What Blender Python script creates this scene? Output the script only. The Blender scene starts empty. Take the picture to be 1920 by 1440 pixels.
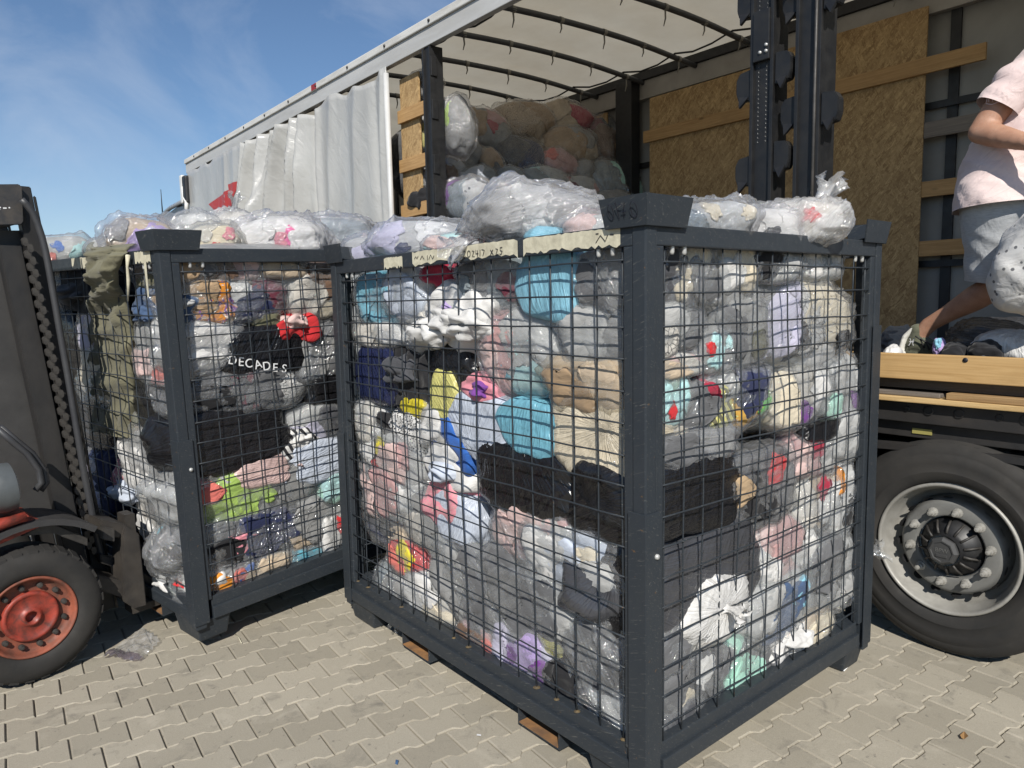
import bpy, bmesh, math, random
import numpy as np
from mathutils import Vector, Matrix

R = math.radians
SC = bpy.context.scene
COL = SC.collection
rng = random.Random(7)

# ---------------------------------------------------------------- camera
CAM_H = 1.65
YAW, PITCH, ROLL, FPX = R(38.886), R(6.420), R(-1.191), 1362.0
fw = np.array([-math.cos(YAW) * math.cos(PITCH), math.sin(YAW) * math.cos(PITCH), -math.sin(PITCH)])
rt = np.cross(fw, [0, 0, 1]); rt /= np.linalg.norm(rt); up = np.cross(rt, fw)
cr, sr = math.cos(ROLL), math.sin(ROLL)
CR, CU = cr * rt + sr * up, -sr * rt + cr * up
CPOS = np.array([0.0, 0.0, CAM_H])
cam_d = bpy.data.cameras.new('camera')
cam_d.sensor_width = 36.0
cam_d.lens = FPX / 1920 * 36.0
cam_d.clip_start = 0.05
cam_d.clip_end = 2000
cam = bpy.data.objects.new('camera', cam_d)
COL.objects.link(cam)
cam.matrix_world = Matrix(((CR[0], CU[0], -fw[0], 0), (CR[1], CU[1], -fw[1], 0), (CR[2], CU[2], -fw[2], CAM_H), (0, 0, 0, 1)))
SC.camera = cam

# ---------------------------------------------------------------- sky and sun
LDIR = Vector((-0.98, 0.78, -1.0)).normalized()          # the way the sunlight travels
SUN_EL = math.asin(-LDIR.z)
SUN_AZ = math.atan2(-LDIR.x, -LDIR.y)
world = bpy.data.worlds.new('World'); SC.world = world
world.use_nodes = True
wn, wl = world.node_tree.nodes, world.node_tree.links
wn.clear()
wo = wn.new('ShaderNodeOutputWorld'); bg = wn.new('ShaderNodeBackground'); bg.inputs[1].default_value = 0.088
sky = wn.new('ShaderNodeTexSky'); sky.sky_type = 'NISHITA'; sky.sun_disc = False
sky.sun_elevation = SUN_EL; sky.sun_rotation = SUN_AZ; sky.air_density = 1.0; sky.dust_density = 0.0; sky.ozone_density = 5.0
wtc = wn.new('ShaderNodeTexCoord')
wmap = wn.new('ShaderNodeMapping'); wmap.inputs['Rotation'].default_value = (R(8), R(24), R(35)); wmap.inputs['Scale'].default_value = (1.2, 4.2, 5.0)
wno = wn.new('ShaderNodeTexNoise'); wno.inputs['Scale'].default_value = 1.15; wno.inputs['Detail'].default_value = 8; wno.inputs['Roughness'].default_value = 0.58; wno.inputs['Distortion'].default_value = 0.7
wra = wn.new('ShaderNodeMapRange'); wra.inputs[1].default_value = 0.45; wra.inputs[2].default_value = 0.95; wra.inputs[3].default_value = 0.0; wra.inputs[4].default_value = 0.5
wmx = wn.new('ShaderNodeMixRGB'); wmx.inputs[2].default_value = (7.2, 7.8, 8.8, 1)
wl.new(wtc.outputs['Generated'], wmap.inputs[0]); wl.new(wmap.outputs[0], wno.inputs['Vector']); wl.new(wno.outputs['Fac'], wra.inputs[0])
wl.new(wra.outputs[0], wmx.inputs[0]); wl.new(sky.outputs[0], wmx.inputs[1]); wl.new(wmx.outputs[0], bg.inputs[0]); wl.new(bg.outputs[0], wo.inputs[0])
sun_d = bpy.data.lights.new('sun', 'SUN'); sun_d.energy = 5.0; sun_d.angle = R(0.5); sun_d.color = (1.0, 0.955, 0.88)
sun = bpy.data.objects.new('sun', sun_d); COL.objects.link(sun)
sun.rotation_euler = LDIR.to_track_quat('-Z', 'Y').to_euler(); sun.location = (6, -8, 12)
SC.view_settings.view_transform = 'Standard'; SC.view_settings.look = 'None'; SC.view_settings.gamma = 1.0
SC.view_settings.exposure = 0.14; SC.view_settings.use_curve_mapping = False
SC.render.engine = 'CYCLES'
SC.cycles.use_denoising = True
SC.cycles.max_bounces = 7; SC.cycles.diffuse_bounces = 3; SC.cycles.glossy_bounces = 3; SC.cycles.transmission_bounces = 4; SC.cycles.transparent_max_bounces = 14
SC.cycles.caustics_reflective = False; SC.cycles.caustics_refractive = False
SC.cycles.sample_clamp_indirect = 6.0

# ---------------------------------------------------------------- pixel -> place
def ray(px, py):
    return (px - 960) / FPX * CR + (720 - py) / FPX * CU + fw
def on_plane(px, py, p0, n):
    d = ray(px, py); n = np.array(n, float)
    return CPOS + d * (np.dot(np.array(p0, float) - CPOS, n) / np.dot(d, n))
def ony(px, py, Y): return on_plane(px, py, (0, Y, 0), (0, 1, 0))
def onx(px, py, X): return on_plane(px, py, (X, 0, 0), (1, 0, 0))
def onz(px, py, Z=0.0): return on_plane(px, py, (0, 0, Z), (0, 0, 1))

# ---------------------------------------------------------------- materials
MATS = {}
def new_mat(name):
    m = bpy.data.materials.new(name); m.use_nodes = True
    nt = m.node_tree; nt.nodes.clear()
    o = nt.nodes.new('ShaderNodeOutputMaterial'); b = nt.nodes.new('ShaderNodeBsdfPrincipled')
    nt.links.new(b.outputs[0], o.inputs[0])
    return m, nt, b, o
def N(nt, t, **kw):
    n = nt.nodes.new(t)
    for k, v in kw.items():
        if k in n.inputs: n.inputs[k].default_value = v
        else: setattr(n, k, v)
    return n
def rgba(c): return (c[0], c[1], c[2], 1.0)
def coords(nt, scale=(1, 1, 1), rot=(0, 0, 0), src='Object'):
    t = N(nt, 'ShaderNodeTexCoord'); m = N(nt, 'ShaderNodeMapping'); m.inputs['Scale'].default_value = scale; m.inputs['Rotation'].default_value = rot
    src_ = t.outputs[src]
    if any(rot):
        m.inputs['Rotation'].default_value = (0, 0, 0); m0 = N(nt, 'ShaderNodeMapping'); m0.inputs['Rotation'].default_value = rot
        nt.links.new(src_, m0.inputs[0]); src_ = m0.outputs[0]
    nt.links.new(src_, m.inputs[0]); return m.outputs[0]
def noise_tex(nt, vec, scale, detail=4, rough=0.55, dist=0.0):
    n = N(nt, 'ShaderNodeTexNoise'); n.inputs['Scale'].default_value = scale; n.inputs['Detail'].default_value = detail
    n.inputs['Roughness'].default_value = rough; n.inputs['Distortion'].default_value = dist
    if vec is not None: nt.links.new(vec, n.inputs['Vector'])
    return n.outputs['Fac']
def remap(nt, v, a, b, c, d):
    m = N(nt, 'ShaderNodeMapRange'); m.inputs[1].default_value = a; m.inputs[2].default_value = b; m.inputs[3].default_value = c; m.inputs[4].default_value = d
    nt.links.new(v, m.inputs[0]); return m.outputs[0]
def mixc(nt, fac, c1, c2, mode='MIX'):
    m = N(nt, 'ShaderNodeMixRGB', blend_type=mode)
    for i, c in ((0, fac), (1, c1), (2, c2)):
        if isinstance(c, (int, float)): m.inputs[i].default_value = c
        elif isinstance(c, tuple): m.inputs[i].default_value = rgba(c)
        else: nt.links.new(c, m.inputs[i])
    return m.outputs[0]
def bump(nt, h, strength, dist, b, socket='Normal'):
    n = N(nt, 'ShaderNodeBump'); n.inputs['Strength'].default_value = strength; n.inputs['Distance'].default_value = dist
    nt.links.new(h, n.inputs['Height']); nt.links.new(n.outputs[0], b.inputs[socket]); return n.outputs[0]

def m_surface(name, col, col2=None, rough=0.6, metal=0.0, nscale=6.0, amount=0.6, bscale=60, bstr=0.25, bdist=0.002, stretch=(1, 1, 1), spec=0.5):
    """A worn surface: two tones mixed by noise, fine relief."""
    if name in MATS: return MATS[name]
    m, nt, b, o = new_mat(name)
    v = coords(nt, stretch)
    if col2 is None: col2 = tuple(x * 0.72 for x in col)
    f = remap(nt, noise_tex(nt, v, nscale, 6, 0.62, 0.4), 0.35, 0.7, 0, amount)
    c = mixc(nt, f, col, col2)
    nt.links.new(c, b.inputs['Base Color'])
    nt.links.new(remap(nt, noise_tex(nt, v, nscale * 2.3, 4), 0.3, 0.7, max(0.05, rough - 0.1), min(1, rough + 0.1)), b.inputs['Roughness'])
    b.inputs['Metallic'].default_value = metal; b.inputs['Specular IOR Level'].default_value = spec
    bump(nt, noise_tex(nt, v, bscale, 4), bstr, bdist, b)
    MATS[name] = m; return m

def m_steel_paint(name='anthracite_paint', col=(0.026, 0.032, 0.039)):
    if name in MATS: return MATS[name]
    m, nt, b, o = new_mat(name)
    v = coords(nt)
    dust = remap(nt, noise_tex(nt, v, 5, 7, 0.65, 0.6), 0.45, 0.8, 0, 0.35)
    c = mixc(nt, dust, col, (0.045, 0.049, 0.052))
    vs = coords(nt, (2, 9, 40), (0.6, 0.3, 0.2))
    scr = remap(nt, noise_tex(nt, vs, 9, 3, 0.5, 1.2), 0.64, 0.69, 0, 0.6)
    c = mixc(nt, scr, c, (0.16, 0.155, 0.14))
    chip = remap(nt, noise_tex(nt, v, 38, 4, 0.6, 0.5), 0.69, 0.72, 0, 0.8)
    c = mixc(nt, chip, c, (0.13, 0.075, 0.035))
    nt.links.new(c, b.inputs['Base Color'])
    nt.links.new(remap(nt, noise_tex(nt, v, 14, 5), 0.3, 0.75, 0.38, 0.62), b.inputs['Roughness']); b.inputs['Specular IOR Level'].default_value = 0.35
    bump(nt, noise_tex(nt, v, 130, 3), 0.12, 0.001, b)
    MATS[name] = m; return m

def m_rust(name='rusty_steel'):
    return m_surface(name, (0.30, 0.15, 0.055), (0.10, 0.065, 0.045), 0.8, 0, 14, 0.9, 120, 0.4, 0.002)

def m_osb(name='osb'):
    if name in MATS: return MATS[name]
    m, nt, b, o = new_mat(name)
    base = None; hsum = None
    cols = [((0.46, 0.27, 0.105), (0.27, 0.145, 0.05)), ((0.58, 0.38, 0.17), (0.35, 0.20, 0.07))]
    c = None
    for i, (rot, sc_) in enumerate((((0, 0.4, 0), (11, 11, 46)), ((0, -0.5, 0), (12, 12, 50)), ((0, 1.3, 0), (12, 12, 48)), ((0, -1.1, 0), (13, 13, 52)), ((0, 0.85, 0), (14, 14, 50)))):
        v = coords(nt, sc_, rot)
        n = noise_tex(nt, v, 1.0, 3, 0.6, 0.8)
        vv = N(nt, 'ShaderNodeTexVoronoi'); vv.inputs['Scale'].default_value = 0.8; nt.links.new(v, vv.inputs['Vector'])
        sep = N(nt, 'ShaderNodeSeparateColor'); nt.links.new(vv.outputs['Color'], sep.inputs[0])
        mm = N(nt, 'ShaderNodeMath', operation='MULTIPLY'); nt.links.new(sep.outputs[0], mm.inputs[0]); nt.links.new(remap(nt, n, 0.3, 0.7, 0.5, 1.2), mm.inputs[1])
        lay = mixc(nt, mm.outputs[0], (0.235, 0.14, 0.057), (0.56, 0.385, 0.185))
        c = lay if c is None else mixc(nt, remap(nt, noise_tex(nt, v, 2.2, 2), 0.44, 0.6, 0, 1), c, lay)
    nt.links.new(c, b.inputs['Base Color'])
    b.inputs['Roughness'].default_value = 0.75
    bw = N(nt, 'ShaderNodeRGBToBW'); nt.links.new(c, bw.inputs[0])
    bump(nt, bw.outputs[0], 0.35, 0.003, b)
    MATS[name] = m; return m

def m_wood(name, c1, c2, axis=(1.0, 22, 22), rough=0.7):
    if name in MATS: return MATS[name]
    m, nt, b, o = new_mat(name)
    v = coords(nt, axis)
    g = noise_tex(nt, v, 2.2, 6, 0.6, 1.4)
    c = mixc(nt, remap(nt, g, 0.3, 0.7, 0, 1), c1, c2)
    k = N(nt, 'ShaderNodeTexVoronoi'); k.inputs['Scale'].default_value = 2.2
    nt.links.new(coords(nt, (1.2, 3, 3)), k.inputs['Vector'])
    c = mixc(nt, remap(nt, k.outputs['Distance'], 0.03, 0.11, 0.75, 0), c, tuple(x * 0.35 for x in c2))
    d = remap(nt, noise_tex(nt, coords(nt, (3, 3, 3)), 1.5, 5), 0.5, 0.8, 0, 0.35)
    c = mixc(nt, d, c, tuple(x * 0.55 for x in c2))
    nt.links.new(c, b.inputs['Base Color']); b.inputs['Roughness'].default_value = rough
    bump(nt, g, 0.25, 0.002, b)
    MATS[name] = m; return m

def m_fabric(col, pat=None, col2=None):
    key = ('fab', tuple(round(x, 3) for x in col), pat, col2)
    if key in MATS: return MATS[key]
    m, nt, b, o = new_mat('fabric')
    v = coords(nt)
    dark = tuple(x * 0.72 for x in col); lite = tuple(min(0.9, x * 1.08 + 0.005) for x in col)
    c = mixc(nt, remap(nt, noise_tex(nt, v, 7, 4, 0.6), 0.3, 0.7, 0, 1), dark, lite)
    c2 = col2 or (0.02, 0.02, 0.024)
    if pat == 'stripe':
        w = N(nt, 'ShaderNodeTexWave'); w.inputs['Scale'].default_value = 9; w.inputs['Distortion'].default_value = 1.5; w.inputs['Detail'].default_value = 1
        nt.links.new(coords(nt, (1, 1, 1.4), (0.3, 0.5, 0.2)), w.inputs['Vector'])
        c = mixc(nt, remap(nt, w.outputs['Fac'], 0.45, 0.55, 0, 1), c, c2)
    elif pat == 'spots':
        w = N(nt, 'ShaderNodeTexVoronoi'); w.inputs['Scale'].default_value = 26; nt.links.new(v, w.inputs['Vector'])
        c = mixc(nt, remap(nt, w.outputs['Distance'], 0.16, 0.22, 1, 0), c, c2)
    elif pat == 'dots':
        w = N(nt, 'ShaderNodeTexVoronoi'); w.inputs['Scale'].default_value = 90; nt.links.new(v, w.inputs['Vector'])
        c = mixc(nt, remap(nt, w.outputs['Distance'], 0.36, 0.44, 1, 0), c, c2)
    elif pat == 'leopard':
        w = N(nt, 'ShaderNodeTexVoronoi', feature='DISTANCE_TO_EDGE'); w.inputs['Scale'].default_value = 48
        nt.links.new(v, w.inputs['Vector'])
        c = mixc(nt, remap(nt, w.outputs['Distance'], 0.035, 0.09, 0.85, 0), c, c2)
        c = mixc(nt, remap(nt, noise_tex(nt, v, 26, 2), 0.52, 0.58, 0, 0.8), c, dark)
    elif pat == 'floral':
        f = noise_tex(nt, v, 19, 2, 0.5, 1.2)
        c = mixc(nt, remap(nt, f, 0.54, 0.57, 0, 1), c, c2)
        f2 = noise_tex(nt, coords(nt, (1, 1, 1), (1, 2, 3)), 24, 2, 0.5, 1.0)
        c = mixc(nt, remap(nt, f2, 0.62, 0.65, 0, 1), c, (0.75, 0.6, 0.5))
    nt.links.new(c, b.inputs['Base Color'])
    b.inputs['Roughness'].default_value = 0.9; b.inputs['Specular IOR Level'].default_value = 0.25
    b.inputs['Sheen Weight'].default_value = 0.12
    fold = N(nt, 'ShaderNodeTexNoise'); fold.inputs['Scale'].default_value = 7; fold.inputs['Detail'].default_value = 3; fold.inputs['Distortion'].default_value = 1.8
    nt.links.new(coords(nt, (1.0, 1.0, 2.6), (0.5, 0.3, 0.9)), fold.inputs['Vector'])
    n1 = bump(nt, fold.outputs['Fac'], 0.42, 0.02, b)
    n2 = N(nt, 'ShaderNodeBump'); n2.inputs['Strength'].default_value = 0.3; n2.inputs['Distance'].default_value = 0.0015
    nt.links.new(noise_tex(nt, v, 260, 2), n2.inputs['Height']); nt.links.new(n1, n2.inputs['Normal']); nt.links.new(n2.outputs[0], b.inputs['Normal'])
    MATS[key] = m; return m

def crinkle_height(nt, fine=1.0):
    """Height field of creased thin plastic: stretched ridges in two directions plus facets."""
    at = N(nt, 'ShaderNodeAttribute'); at.attribute_name = 'pleat'
    pm = N(nt, 'ShaderNodeMapping'); pm.inputs['Scale'].default_value = (15.0, 15.0, 1.6); nt.links.new(at.outputs['Vector'], pm.inputs[0])
    pz = noise_tex(nt, pm.outputs[0], 1.0, 3, 0.55, 0.35)
    a = noise_tex(nt, coords(nt, (3.0, 3.0, 11.0), (0.35, 0.9, 0.4)), 1.6 * fine, 3, 0.5, 1.2)
    b_ = noise_tex(nt, coords(nt, (15.0, 4.0, 3.0), (0.2, -0.6, 0.3)), 1.5 * fine, 4, 0.55, 1.4)
    v = N(nt, 'ShaderNodeTexVoronoi', feature='DISTANCE_TO_EDGE'); v.inputs['Scale'].default_value = 13 * fine
    nt.links.new(coords(nt, (1, 1, 1.6), (0.2, 0.7, 0.1)), v.inputs['Vector'])
    s0 = N(nt, 'ShaderNodeMath', operation='ADD'); nt.links.new(a, s0.inputs[0]); nt.links.new(b_, s0.inputs[1])
    s = N(nt, 'ShaderNodeMath', operation='MULTIPLY'); nt.links.new(s0.outputs[0], s.inputs[0]); s.inputs[1].default_value = 0.55
    q = N(nt, 'ShaderNodeMath', operation='MULTIPLY_ADD'); nt.links.new(remap(nt, v.outputs['Distance'], 0, 0.22, 1, 0), q.inputs[0]); q.inputs[1].default_value = 0.16; nt.links.new(s.outputs[0], q.inputs[2])
    q2 = N(nt, 'ShaderNodeMath', operation='MULTIPLY_ADD'); nt.links.new(pz, q2.inputs[0]); q2.inputs[1].default_value = 1.0; nt.links.new(q.outputs[0], q2.inputs[2])
    return q2.outputs[0]

def m_film(tint=(0.93, 0.94, 0.95), haze=0.13, name='clear_film', crease=0.55):
    key = ('film', tint, haze, crease)
    if key in MATS: return MATS[key]
    m, nt, b, o = new_mat(name)
    h = crinkle_height(nt)
    b.inputs['Base Color'].default_value = rgba(tuple(0.86 * x for x in tint)); b.inputs['Roughness'].default_value = 0.17; b.inputs['Specular IOR Level'].default_value = 0.6
    nrm = bump(nt, h, crease, 0.010, b)
    tr = N(nt, 'ShaderNodeBsdfTransparent'); tr.inputs[0].default_value = rgba(tint)
    lw = N(nt, 'ShaderNodeLayerWeight'); lw.inputs['Blend'].default_value = 0.32
    sq = N(nt, 'ShaderNodeMath', operation='POWER'); nt.links.new(lw.outputs['Facing'], sq.inputs[0]); sq.inputs[1].default_value = 2.0
    fac = remap(nt, sq.outputs[0], 0.0, 1.0, 0.0, 0.30)
    veil = remap(nt, h, 0.85, 1.45, haze * 0.5, min(0.7, haze * 1.7))
    ad = N(nt, 'ShaderNodeMath', operation='ADD', use_clamp=True); nt.links.new(fac, ad.inputs[0]); nt.links.new(veil, ad.inputs[1]); fac = ad.outputs[0]
    mx = N(nt, 'ShaderNodeMixShader'); nt.links.new(fac, mx.inputs[0]); nt.links.new(tr.outputs[0], mx.inputs[1])
    tl = N(nt, 'ShaderNodeBsdfTranslucent'); tl.inputs[0].default_value = rgba(tint); mv = N(nt, 'ShaderNodeMixShader'); mv.inputs[0].default_value = 0.4
    nt.links.new(b.outputs[0], mv.inputs[1]); nt.links.new(tl.outputs[0], mv.inputs[2]); nt.links.new(mv.outputs[0], mx.inputs[2])
    gl = N(nt, 'ShaderNodeBsdfGlossy'); gl.inputs['Roughness'].default_value = 0.09
    gb = N(nt, 'ShaderNodeBump'); gb.inputs['Strength'].default_value = min(1.0, crease * 1.8); gb.inputs['Distance'].default_value = 0.024; nt.links.new(h, gb.inputs['Height']); nt.links.new(gb.outputs[0], gl.inputs['Normal'])
    l2 = N(nt, 'ShaderNodeLayerWeight'); l2.inputs['Blend'].default_value = 0.5
    fr = N(nt, 'ShaderNodeMath', operation='POWER'); nt.links.new(l2.outputs['Facing'], fr.inputs[0]); fr.inputs[1].default_value = 4.0
    mx2 = N(nt, 'ShaderNodeMixShader'); nt.links.new(remap(nt, fr.outputs[0], 0.0, 1.0, 0.10, 0.7), mx2.inputs[0]); nt.links.new(mx.outputs[0], mx2.inputs[1]); nt.links.new(gl.outputs[0], mx2.inputs[2])
    nt.links.new(mx2.outputs[0], o.inputs[0])
    MATS[key] = m; return m

def m_sack(col, rough=0.32, name='sack_plastic'):
    key = ('sack', tuple(round(x, 3) for x in col), rough)
    if key in MATS: return MATS[key]
    m, nt, b, o = new_mat(name)
    h = crinkle_height(nt)
    v = coords(nt)
    dark = tuple(x * 0.78 for x in col)
    c = mixc(nt, remap(nt, noise_tex(nt, v, 8, 4, 0.6), 0.35, 0.7, 0, 1), col, dark)
    nt.links.new(c, b.inputs['Base Color']); b.inputs['Roughness'].default_value = rough; b.inputs['Specular IOR Level'].default_value = 0.6
    bump(nt, h, 0.75, 0.011, b)
    MATS[key] = m; return m

STEEL = m_steel_paint()
RUST = m_rust()
BLACK_STEEL = m_surface('black_steel', (0.008, 0.0085, 0.010), (0.022, 0.021, 0.02), 0.5, 0, 9, 0.7, 90, 0.2, 0.001)
DARK_CHASSIS = m_surface('chassis_paint', (0.012, 0.0125, 0.014), (0.035, 0.03, 0.026), 0.65, 0, 4, 0.8, 60, 0.2, 0.002)
GREASY = m_surface('greasy_steel', (0.055, 0.050, 0.045), (0.018, 0.017, 0.016), 0.55, 0, 11, 0.9, 70, 0.35, 0.002)
RUBBER = m_surface('rubber', (0.017, 0.0165, 0.016), (0.04, 0.036, 0.031), 0.85, 0, 5, 0.7, 90, 0.25, 0.002)
ALU = m_surface('silver_rim', (0.34, 0.33, 0.30), (0.19, 0.18, 0.16), 0.5, 0.15, 9, 0.7, 70, 0.1, 0.001)
RED_PAINT = m_surface('worn_red_paint', (0.34, 0.045, 0.026), (0.06, 0.025, 0.019), 0.55, 0, 22, 1.0, 80, 0.3, 0.002)
ZINC = m_surface('zinc', (0.55, 0.55, 0.53), (0.3, 0.3, 0.3), 0.4, 0.3, 30, 0.6)
RAIL_GREY = m_surface('rail_grey', (0.50, 0.50, 0.49), (0.36, 0.35, 0.33), 0.45, 0.0, 3, 0.7, 60, 0.1, 0.001, (0.4, 3, 3))
OSB = m_osb()
PLANK = m_wood('plank_pine', (0.50, 0.31, 0.135), (0.33, 0.185, 0.07))
PLANK_DULL = m_wood('plank_dull', (0.40, 0.26, 0.12), (0.24, 0.14, 0.06))
PLANK_GREY = m_wood('plank_weathered', (0.22, 0.19, 0.16), (0.12, 0.10, 0.085))
PAPER = m_surface('masking_paper', (0.62, 0.58, 0.44), (0.36, 0.33, 0.24), 0.8, 0, 22, 0.8, 60, 0.5, 0.003)
INK = m_surface('ink', (0.006, 0.006, 0.012), (0.012, 0.012, 0.02), 0.5)
WHITE_INK = m_surface('white_print', (0.75, 0.75, 0.75), (0.6, 0.6, 0.6), 0.5)

# ---------------------------------------------------------------- mesh helpers
def mesh_obj(name, verts, faces, mat, parent=None, smooth=False, auto=None):
    me = bpy.data.meshes.new(name)
    me.from_pydata([tuple(map(float, v)) for v in verts], [], faces)
    me.validate(); me.update()
    if mat is not None: me.materials.append(mat)
    if smooth:
        me.polygons.foreach_set('use_smooth', [True] * len(me.polygons))
    ob = bpy.data.objects.new(name, me); COL.objects.link(ob)
    if parent is not None: ob.parent = parent
    return ob
def bm_obj(name, bm, mat, parent=None, smooth=False):
    me = bpy.data.meshes.new(name); bm.normal_update(); bm.to_mesh(me); bm.free()
    if mat is not None: me.materials.append(mat)
    if smooth: me.polygons.foreach_set('use_smooth', [True] * len(me.polygons))
    ob = bpy.data.objects.new(name, me); COL.objects.link(ob)
    if parent is not None: ob.parent = parent
    return ob
def tag(o, label, cat, group=None, kind=None):
    o['label'] = label; o['category'] = cat
    if group: o['group'] = group
    if kind: o['kind'] = kind
    return o
def thing(name, label, cat, loc=(0, 0, 0), rot=(0, 0, 0), group=None):
    o = bpy.data.objects.new(name, None); COL.objects.link(o); o.empty_display_size = 0.1
    o.location = loc; o.rotation_euler = rot
    return tag(o, label, cat, group)
def add_box(bm, lo, hi, bevel=0.0, taper=None):
    x0, y0, z0 = lo; x1, y1, z1 = hi
    tx, ty = taper or (0, 0)
    vs = [bm.verts.new(p) for p in ((x0 + tx, y0 + ty, z0), (x1 - tx, y0 + ty, z0), (x1 - tx, y1 - ty, z0), (x0 + tx, y1 - ty, z0), (x0, y0, z1), (x1, y0, z1), (x1, y1, z1), (x0, y1, z1))]
    fs = [bm.faces.new([vs[i] for i in f]) for f in ((3, 2, 1, 0), (4, 5, 6, 7), (0, 1, 5, 4), (1, 2, 6, 5), (2, 3, 7, 6), (3, 0, 4, 7))]
    if bevel:
        es = list({e for f in fs for e in f.edges})
        bmesh.ops.bevel(bm, geom=es, offset=bevel, segments=2, affect='EDGES', profile=0.6)
def box(name, lo, hi, mat, parent=None, bevel=0.003, taper=None):
    bm = bmesh.new(); add_box(bm, lo, hi, bevel, taper); return bm_obj(name, bm, mat, parent)
def tube_data(path, r, n=8, cap=True):
    P = [Vector(p) for p in path]; rs = r if isinstance(r, (list, tuple)) else [r] * len(P)
    V, F = [], []
    ref = None
    for i, p in enumerate(P):
        t = (P[min(i + 1, len(P) - 1)] - P[max(i - 1, 0)]).normalized()
        if ref is None:
            ref = Vector((0, 0, 1)) if abs(t.z) < 0.9 else Vector((1, 0, 0))
        a = (ref - t * ref.dot(t)).normalized(); ref = a; b = t.cross(a)
        for k in range(n):
            an = 2 * math.pi * k / n
            V.append(p + (a * math.cos(an) + b * math.sin(an)) * rs[i])
    for i in range(len(P) - 1):
        for k in range(n):
            F.append((i * n + k, i * n + (k + 1) % n, (i + 1) * n + (k + 1) % n, (i + 1) * n + k))
    if cap:
        F.append(tuple(range(n - 1, -1, -1))); F.append(tuple((len(P) - 1) * n + k for k in range(n)))
    return V, F
def tube(name, path, r, mat, parent=None, n=8, smooth=True):
    V, F = tube_data(path, r, n); return mesh_obj(name, V, F, mat, parent, smooth)
def lathe(name, prof, axis_o, axis, mat, parent=None, n=48, smooth=True):
    """prof: (radius, along) pairs; axis: unit direction."""
    ax = Vector(axis).normalized(); a = Vector((0, 0, 1)) if abs(ax.z) < 0.9 else Vector((1, 0, 0))
    a = (a - ax * a.dot(ax)).normalized(); b = ax.cross(a); o = Vector(axis_o)
    V, F = [], []
    for (rr, t) in prof:
        for k in range(n):
            an = 2 * math.pi * k / n
            V.append(o + ax * t + (a * math.cos(an) + b * math.sin(an)) * rr)
    for i in range(len(prof) - 1):
        for k in range(n):
            F.append((i * n + k, i * n + (k + 1) % n, (i + 1) * n + (k + 1) % n, (i + 1) * n + k))
    return mesh_obj(name, V, F, mat, parent, smooth)
def prism(name, poly, ext, mat, parent=None, bevel=0.0):
    """poly: 3-D outline, ext: extrusion vector."""
    bm = bmesh.new(); e = Vector(ext)
    a = [bm.verts.new(Vector(p)) for p in poly]; b = [bm.verts.new(Vector(p) + e) for p in poly]
    n = len(a)
    bm.faces.new(a); bm.faces.new(b[::-1])
    for i in range(n): bm.faces.new((a[(i + 1) % n], a[i], b[i], b[(i + 1) % n]))
    bmesh.ops.recalc_face_normals(bm, faces=bm.faces)
    if bevel: bmesh.ops.bevel(bm, geom=list(bm.edges), offset=bevel, segments=2, affect='EDGES')
    return bm_obj(name, bm, mat, parent)
def strokes(name, lines, o, u, v, n, w, mat, parent):
    """Hand lettering: flat ribbons of width w laid on a plane."""
    V, F = [], []; o, u, v, n = Vector(o), Vector(u).normalized(), Vector(v).normalized(), Vector(n).normalized()
    for ln in lines:
        P = [o + u * a + v * b for a, b in ln]; s = len(V)
        for i, p in enumerate(P):
            t = (P[min(i + 1, len(P) - 1)] - P[max(i - 1, 0)]).normalized(); q = n.cross(t)
            for sg in (-1, 1):
                V.append(p + q * (w / 2 * sg)); V.append(p + q * (w / 2 * sg) + n * 0.0008)
        for i in range(len(P) - 1):
            k = s + i * 4
            F += [(k + 1, k + 5, k + 7, k + 3), (k, k + 2, k + 6, k + 4), (k, k + 4, k + 5, k + 1), (k + 2, k + 3, k + 7, k + 6)]
    return mesh_obj(name, V, F, mat, parent)
def arc(cx, cy, rx, ry, a0, a1, n=12):
    return [(cx + rx * math.cos(R(a0 + (a1 - a0) * i / n)), cy + ry * math.sin(R(a0 + (a1 - a0) * i / n))) for i in range(n + 1)]
def text_mesh(name, body, size, mat, parent, M, extrude=0.0006):
    c = bpy.data.curves.new(name, 'FONT'); c.body = body; c.size = size; c.extrude = extrude; c.align_x = 'CENTER'; c.align_y = 'CENTER'
    t = bpy.data.objects.new('temporary', c); COL.objects.link(t)
    dg = bpy.context.evaluated_depsgraph_get(); me = bpy.data.meshes.new_from_object(t.evaluated_get(dg))
    bpy.data.objects.remove(t); bpy.data.curves.remove(c)
    me.transform(M); me.materials.clear(); me.materials.append(mat)
    ob = bpy.data.objects.new(name, me); COL.objects.link(ob); ob.parent = parent
    return ob

# numpy gradient noise
_prm = np.random.RandomState(3).permutation(256); _prm = np.concatenate([_prm, _prm, _prm])
_grd = np.random.RandomState(4).normal(size=(256, 3)); _grd /= np.linalg.norm(_grd, axis=1)[:, None]
def pnoise(P):
    P = np.asarray(P, float); I = np.floor(P).astype(int); f = P - I; I &= 255
    w = f * f * f * (f * (f * 6 - 15) + 10); out = 0
    for dx in (0, 1):
        for dy in (0, 1):
            for dz in (0, 1):
                h = _prm[_prm[_prm[I[:, 0] + dx] + I[:, 1] + dy] + I[:, 2] + dz]
                g = (_grd[h] * (f - (dx, dy, dz))).sum(1)
                ww = (w[:, 0] if dx else 1 - w[:, 0]) * (w[:, 1] if dy else 1 - w[:, 1]) * (w[:, 2] if dz else 1 - w[:, 2])
                out = out + ww * g
    return out * 1.5
def soft(P): return np.exp(-(pnoise(P) * 3.2) ** 2)
def ridged(P): return 1 - np.abs(pnoise(P)) * 2.2
_cs = {}
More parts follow.
